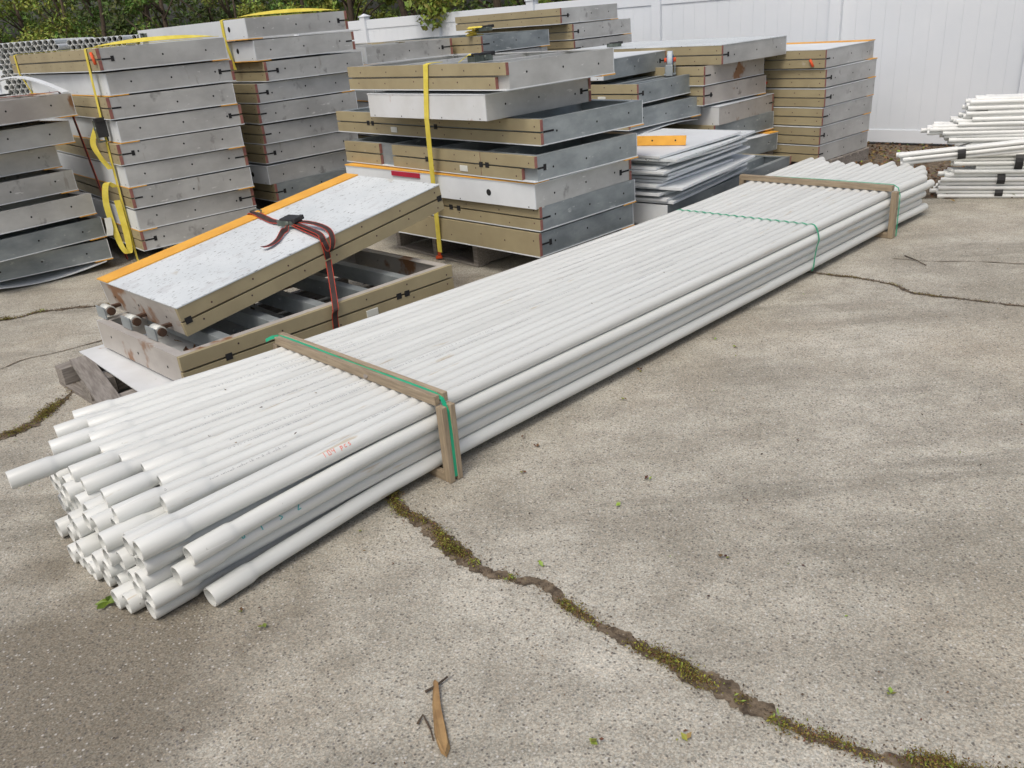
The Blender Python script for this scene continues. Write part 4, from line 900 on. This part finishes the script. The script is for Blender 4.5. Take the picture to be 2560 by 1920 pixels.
# ---------------------------------------------------------------- vinyl fence
fd = Vector((.731, -.683, 0)); fn = Vector((.683, .731, 0)); F0 = Vector((-1.923, 15.305, 0)); FH = 1.75
fence = thing("vinyl_fence", "tall white vinyl privacy fence with capped posts behind the stacks", "fence", F0, (0, 0, math.atan2(fd.y, fd.x)))
posts = [-19.1, -17.2, -15.3, -13.4, -11.5, -9.5, -7.6, -5.7, -3.8, -1.9, 0, 1.74, 3.64, 5.68, 7.95, 9.9, 11.9, 13.9, 15.9]
for a in posts:
    mb = MB(); mb.box(a-.063, a+.063, -.063, .063, 0, FH+.045); mb.box(a-.075, a+.075, -.075, .075, FH+.045, FH+.06)
    mb.add([(a-.068, -.068, FH+.06), (a+.068, -.068, FH+.06), (a+.068, .068, FH+.06), (a-.068, .068, FH+.06), (a, 0, FH+.10)], [(0, 1, 4), (1, 2, 4), (2, 3, 4), (3, 0, 4)])
    mb.build("post", VINYL, fence, .004)
for a, b in zip(posts, posts[1:]):
    a0, b0 = a+.063, b-.063
    mb = MB(); mb.box(a0, b0, -.022, .022, FH-.14, FH); mb.build("top_rail", VINYL, fence, .003)
    mb = MB(); mb.box(a0, b0, -.022, .022, .03, .165); mb.build("bottom_rail", VINYL, fence, .003)
    mb = MB(); n = max(6, round((b0-a0)/.15)); st_ = (b0-a0)/n
    for i in range(n): mb.box(a0+i*st_+.0008, a0+(i+1)*st_-.0008, -.0105, .0105, .165, FH-.14)
    mb.box(a0, b0, -.007, .007, .165, FH-.14); mb.build("board_panel", VINYL, fence, .002)

# ---------------------------------------------------------------- trees and shrubs behind the fence
def tree(name, label, pos, height, rad, clumps, leaves, M, base=.2, lsize=.085, droop=None, seed=0, lowbias=.5):
    rs = random.Random(seed); t = thing(name, label, "tree" if name.endswith("tree") else "shrub", pos, (0, 0, 0), "trees and shrubs behind the fence")
    tr = MB(); top = Vector((rs.uniform(-.3, .3), rs.uniform(-.3, .3), height*.75))
    tr.tube([(0, 0, -.05), (rs.uniform(-.06, .06), 0, height*.25), top*.6, top], [height*.022, height*.018, height*.012, .015], 9)
    cs = []
    for _ in range(clumps):
        z = base + (height-base)*rs.random()**(1+lowbias); rr_ = rad*(1.0-.55*(z/height))*math.sqrt(rs.uniform(.15, 1)); a = rs.uniform(0, 2*PI)
        cs.append((Vector((rr_*math.cos(a), rr_*math.sin(a), z)), rs.uniform(.22, .48)*rad*.55))
    for c, s in cs[::max(1, clumps//16)]:
        b0 = Vector((0, 0, min(c.z*.7, height*.6))); tr.tube([b0, b0.lerp(c, .5)+Vector((0, 0, .08)), c], [.028, .016, .006], 6)
    if droop:
        for d in droop:
            d = Vector(d)-Vector(pos); b0 = Vector((0, 0, height*.55)); tr.tube([b0, b0.lerp(d, .6)+Vector((0, 0, .5)), d+Vector((0, 0, .2)), d], [.03, .02, .010, .005], 6); cs.append((d, .20)); cs.append((d+Vector((.05, 0, .22)), .22)); cs.append((d+Vector((-.2, .1, .30)), .2))
    tr.build("trunk", BARK, t)
    cr = MB(); per = leaves//len(cs)
    rs2 = random.getstate(); random.seed(seed+5)
    for c, s in cs:
        for _ in range(per):
            v = rndv()*s*random.random()**.45; v.z *= .8; q = c+v; leaf_quad(cr, q, lsize*random.uniform(.6, 1.3), rndv()+Vector((0, 0, .5))+v.normalized()*.5, 0, random.uniform(.4, .62))
    random.setstate(rs2)
    cr.build("crown", M, t); return t
def behind(u, off): return F0 + fd*u + fn*off
plant = [(-20.5, 1.4, 5.5, 2.2, LEAF, 'green shrub beyond the photo edge at far left', .13), (-18.0, 1.5, 5.4, 2.1, LEAFY, 'yellow-green shrub cropped by the left photo edge', .125), (-15.5, 1.6, 5.0, 1.9, LEAFY, 'pale yellow-green shrub near the photo corner, over the leftmost pipes', .12), (-13.2, 1.5, 5.0, 1.9, LEAF, 'green shrub over the leftmost honeycomb pipes', .115), (-11.2, 1.9, 5.2, 1.8, LEAFD, 'dark shrub in the shaded gap over the honeycomb pipes', .11), (-9.4, 1.5, 4.8, 1.7, LEAF, 'mid green shrub over the middle honeycomb pile', .105), (-7.8, 1.8, 5.0, 1.6, LEAFD, 'shaded dark shrub over the right honeycomb pile', .10), (-6.4, 1.5, 3.4, 1.3, LEAFY, "sparse yellow-green shrub left of the rear tower's white panels", .075), (-5.0, 2.4, 4.6, 1.5, LEAFD, "dark shadowed shrub beside the yellow-green one on the left", .08), (-3.7, 1.5, 4.0, 1.5, LEAF, "leafy green shrub above the rear tower's left end", .085), (-2.3, 1.6, 4.4, 1.5, LEAFY, "bright yellow-green shrub above the rear tower", .09),
         (-.9, 1.9, 4.6, 1.5, LEAF, "full green shrub just right of the bright yellow-green one", .085), (.6, 2.8, 5.0, 1.6, LEAFD, "very dark tree in the gap above the second fence cap", .08), (3.9, 2.6, 4.6, 1.5, LEAF, "green shrub behind the fence above the far stack", .085), (6.2, 2.8, 5.0, 1.7, LEAFD, "dark tree behind the right part of the fence", .085)]
for k, (u, off, h_, r_, M, lab, ls) in enumerate(plant):
    p = behind(u, off); tree("shrub" if "shrub" in lab else "broadleaf_tree", lab, p, h_, r_, 46, 8200, M, .1, ls, seed=20+k, lowbias=.75)
p = behind(2.1, 1.7); tree("broadleaf_tree", "pale-leaved tree whose drooping branch hangs over the fence top", p, 4.2, 1.5, 34, 4200, LEAFY, .5, .10, droop=[(-.78, 14.05, 1.66), (-.62, 13.93, 1.80), (-.35, 13.85, 1.98)], seed=77, lowbias=.6)
wd = MB()
for _ in range(40000):
    u = random.uniform(-30, 16); off = random.uniform(5.0, 8.5); z = random.random()**.7*5.5
    if noise.noise(Vector((u*.7, z*.9, 1.7))) < -.25: continue
    leaf_quad(wd, behind(u, off)+Vector((0, 0, z)), random.uniform(.14, .30), rndv()+Vector((0, 0, .5)))
tag(wd.build("woodland", LEAFD), kind="stuff")

# ---------------------------------------------------------------- scraps on the ground
pts = [(-.286, 1.784), (-.273, 1.77), (-.26, 1.683), (-.243, 1.61), (-.231, 1.551), (-.239, 1.521), (-.254, 1.536), (-.266, 1.57), (-.274, 1.602), (-.284, 1.698)]
mb = MB(); n = len(pts); c = Vector((-.258, 1.64, .022))
mb.add([(*p, .005) for p in pts] + [(p[0]*.8+c.x*.2, p[1]*.96+c.y*.04, .017+.003*math.sin(i*2)) for i, p in enumerate(pts)], [tuple(range(n)), tuple(range(n, 2*n))] + [(i, (i+1) % n, n+(i+1) % n, n+i) for i in range(n)])
tag(mb.build("wood_splinter", BARKCHIP), "long pointed brown wood splinter lying on the bare concrete", "splinter")
for ps, lab in (([(-.305, 1.745, .008), (-.276, 1.762, .010), (-.246, 1.79, .012)], "tiny bent twig crossing the tip of the wood splinter"), ([(-.319, 1.637, .006), (-.306, 1.662, .010), (-.294, 1.635, .008), (-.283, 1.61, .006), (-.275, 1.577, .006)], "curled brown stem beside the wood splinter"), ([(2.637, 5.27, .008), (2.65, 5.15, .012), (2.66, 5.035, .008)], "thin dark twig on the concrete beyond the far batten frame")):
    mb = MB(); mb.tube(ps, [.004, .003, .003, .002, .002][:len(ps)], 6); tag(mb.build("twig", BARK), lab, "twig")
def leafshape(x, y, z, s, rot, M, label, lobes=True):
    mb = MB(); P = []
    for i in range(20):
        a = 2*PI*i/20; r_ = s*(.62+.38*math.cos(5*a)) if lobes else s*(.45+.55*abs(math.cos(a))); P.append((r_*math.cos(a), r_*math.sin(a)*.8, .004+.35*s*math.sin(2*a+1)**2))
    mb.add(P+[(0, 0, .004+.1*s)], [(i, (i+1) % 20, 20) for i in range(20)]); o = mb.build("fallen_leaf", M); o.location = (x, y, z); o.rotation_euler = (0, 0, rot); tag(o, label, "leaf", "fallen leaves on the concrete")
leafshape(-1.375, 2.262, .004, .048, .6, mat("fresh_leaf", (.16, .22, .02), (.07, .14, .02), 30, .5), "large green lobed leaf under the near left pipe ends")
small = [(-.918, 2.157), (-.827, 2.07), (-.192, 3.207), (.016, 2.879), (-.115, 3.193), (1.084, 4.111), (.484, 2.752), (.506, 3.474), (.078, 3.103), (.352, 2.589), (.634, 2.229), (.135, 1.527), (.357, 1.528), (.894, 1.598), (-2.356, 3.591), (.04, 2.272), (1.163, 3.976), (.633, 3.776), (1.057, 4.304), (.031, 3.184)]
mb = MB()
for k, (x, y) in enumerate(small):
    for _ in range(3): leaf_quad(mb, Vector((x+random.uniform(-.012, .012), y+random.uniform(-.012, .012), random.uniform(.006, .014))), random.uniform(.014, .030), Vector((random.gauss(0, .4), random.gauss(0, .4), 1)), random.choice((0, 0, 1)), .6)
for _ in range(420):
    y = random.uniform(1.2, 7); x = random.uniform(-.75*y-.3, .75*y+.4); leaf_quad(mb, Vector((x, y, random.uniform(.004, .009))), random.uniform(.004, .014), Vector((random.gauss(0, .3), random.gauss(0, .3), 1)), random.choice((0, 1, 1, 2, 2)), .6)
tag(mb.build("leaf_scraps", [LEAFY, DRY, BARK]), kind="stuff")
# small leaf scraps lying on the pipes, grit caught in one groove of the top layer
mb = MB()
for _ in range(420):
    t_ = random.uniform(1.1, 5.9); i = 8; s4 = .045+.0603*(i+.5) + (.5-min(1, abs(t_-1)/3)*.5)*.03
    if noise.noise(Vector((t_*1.7, 3, 1))) < -.12: continue
    leaf_quad(mb, BL(t_, s4 + random.gauss(0, .003), ZROW[4]+PR-.021+random.uniform(0, .004)), random.uniform(.004, .014), Vector((random.gauss(0, .4), random.gauss(0, .4), 1)), random.choice((0, 0, 1)), .5)
for _ in range(70):
    i = random.randrange(NT); t_ = random.uniform(.3, 5.9); s4 = .045+.0603*i; leaf_quad(mb, BL(t_, s4 + (lerp(.007, 0, min(1, t_/3))*i*.3) + random.uniform(.008, .028), ZROW[4]+PR-.006), random.uniform(.006, .02), Vector((random.gauss(0, .3), random.gauss(0, .3), 1)), random.choice((0, 0, 1)), .5)
tag(mb.build("debris", [BARK, DRY]), kind="stuff")
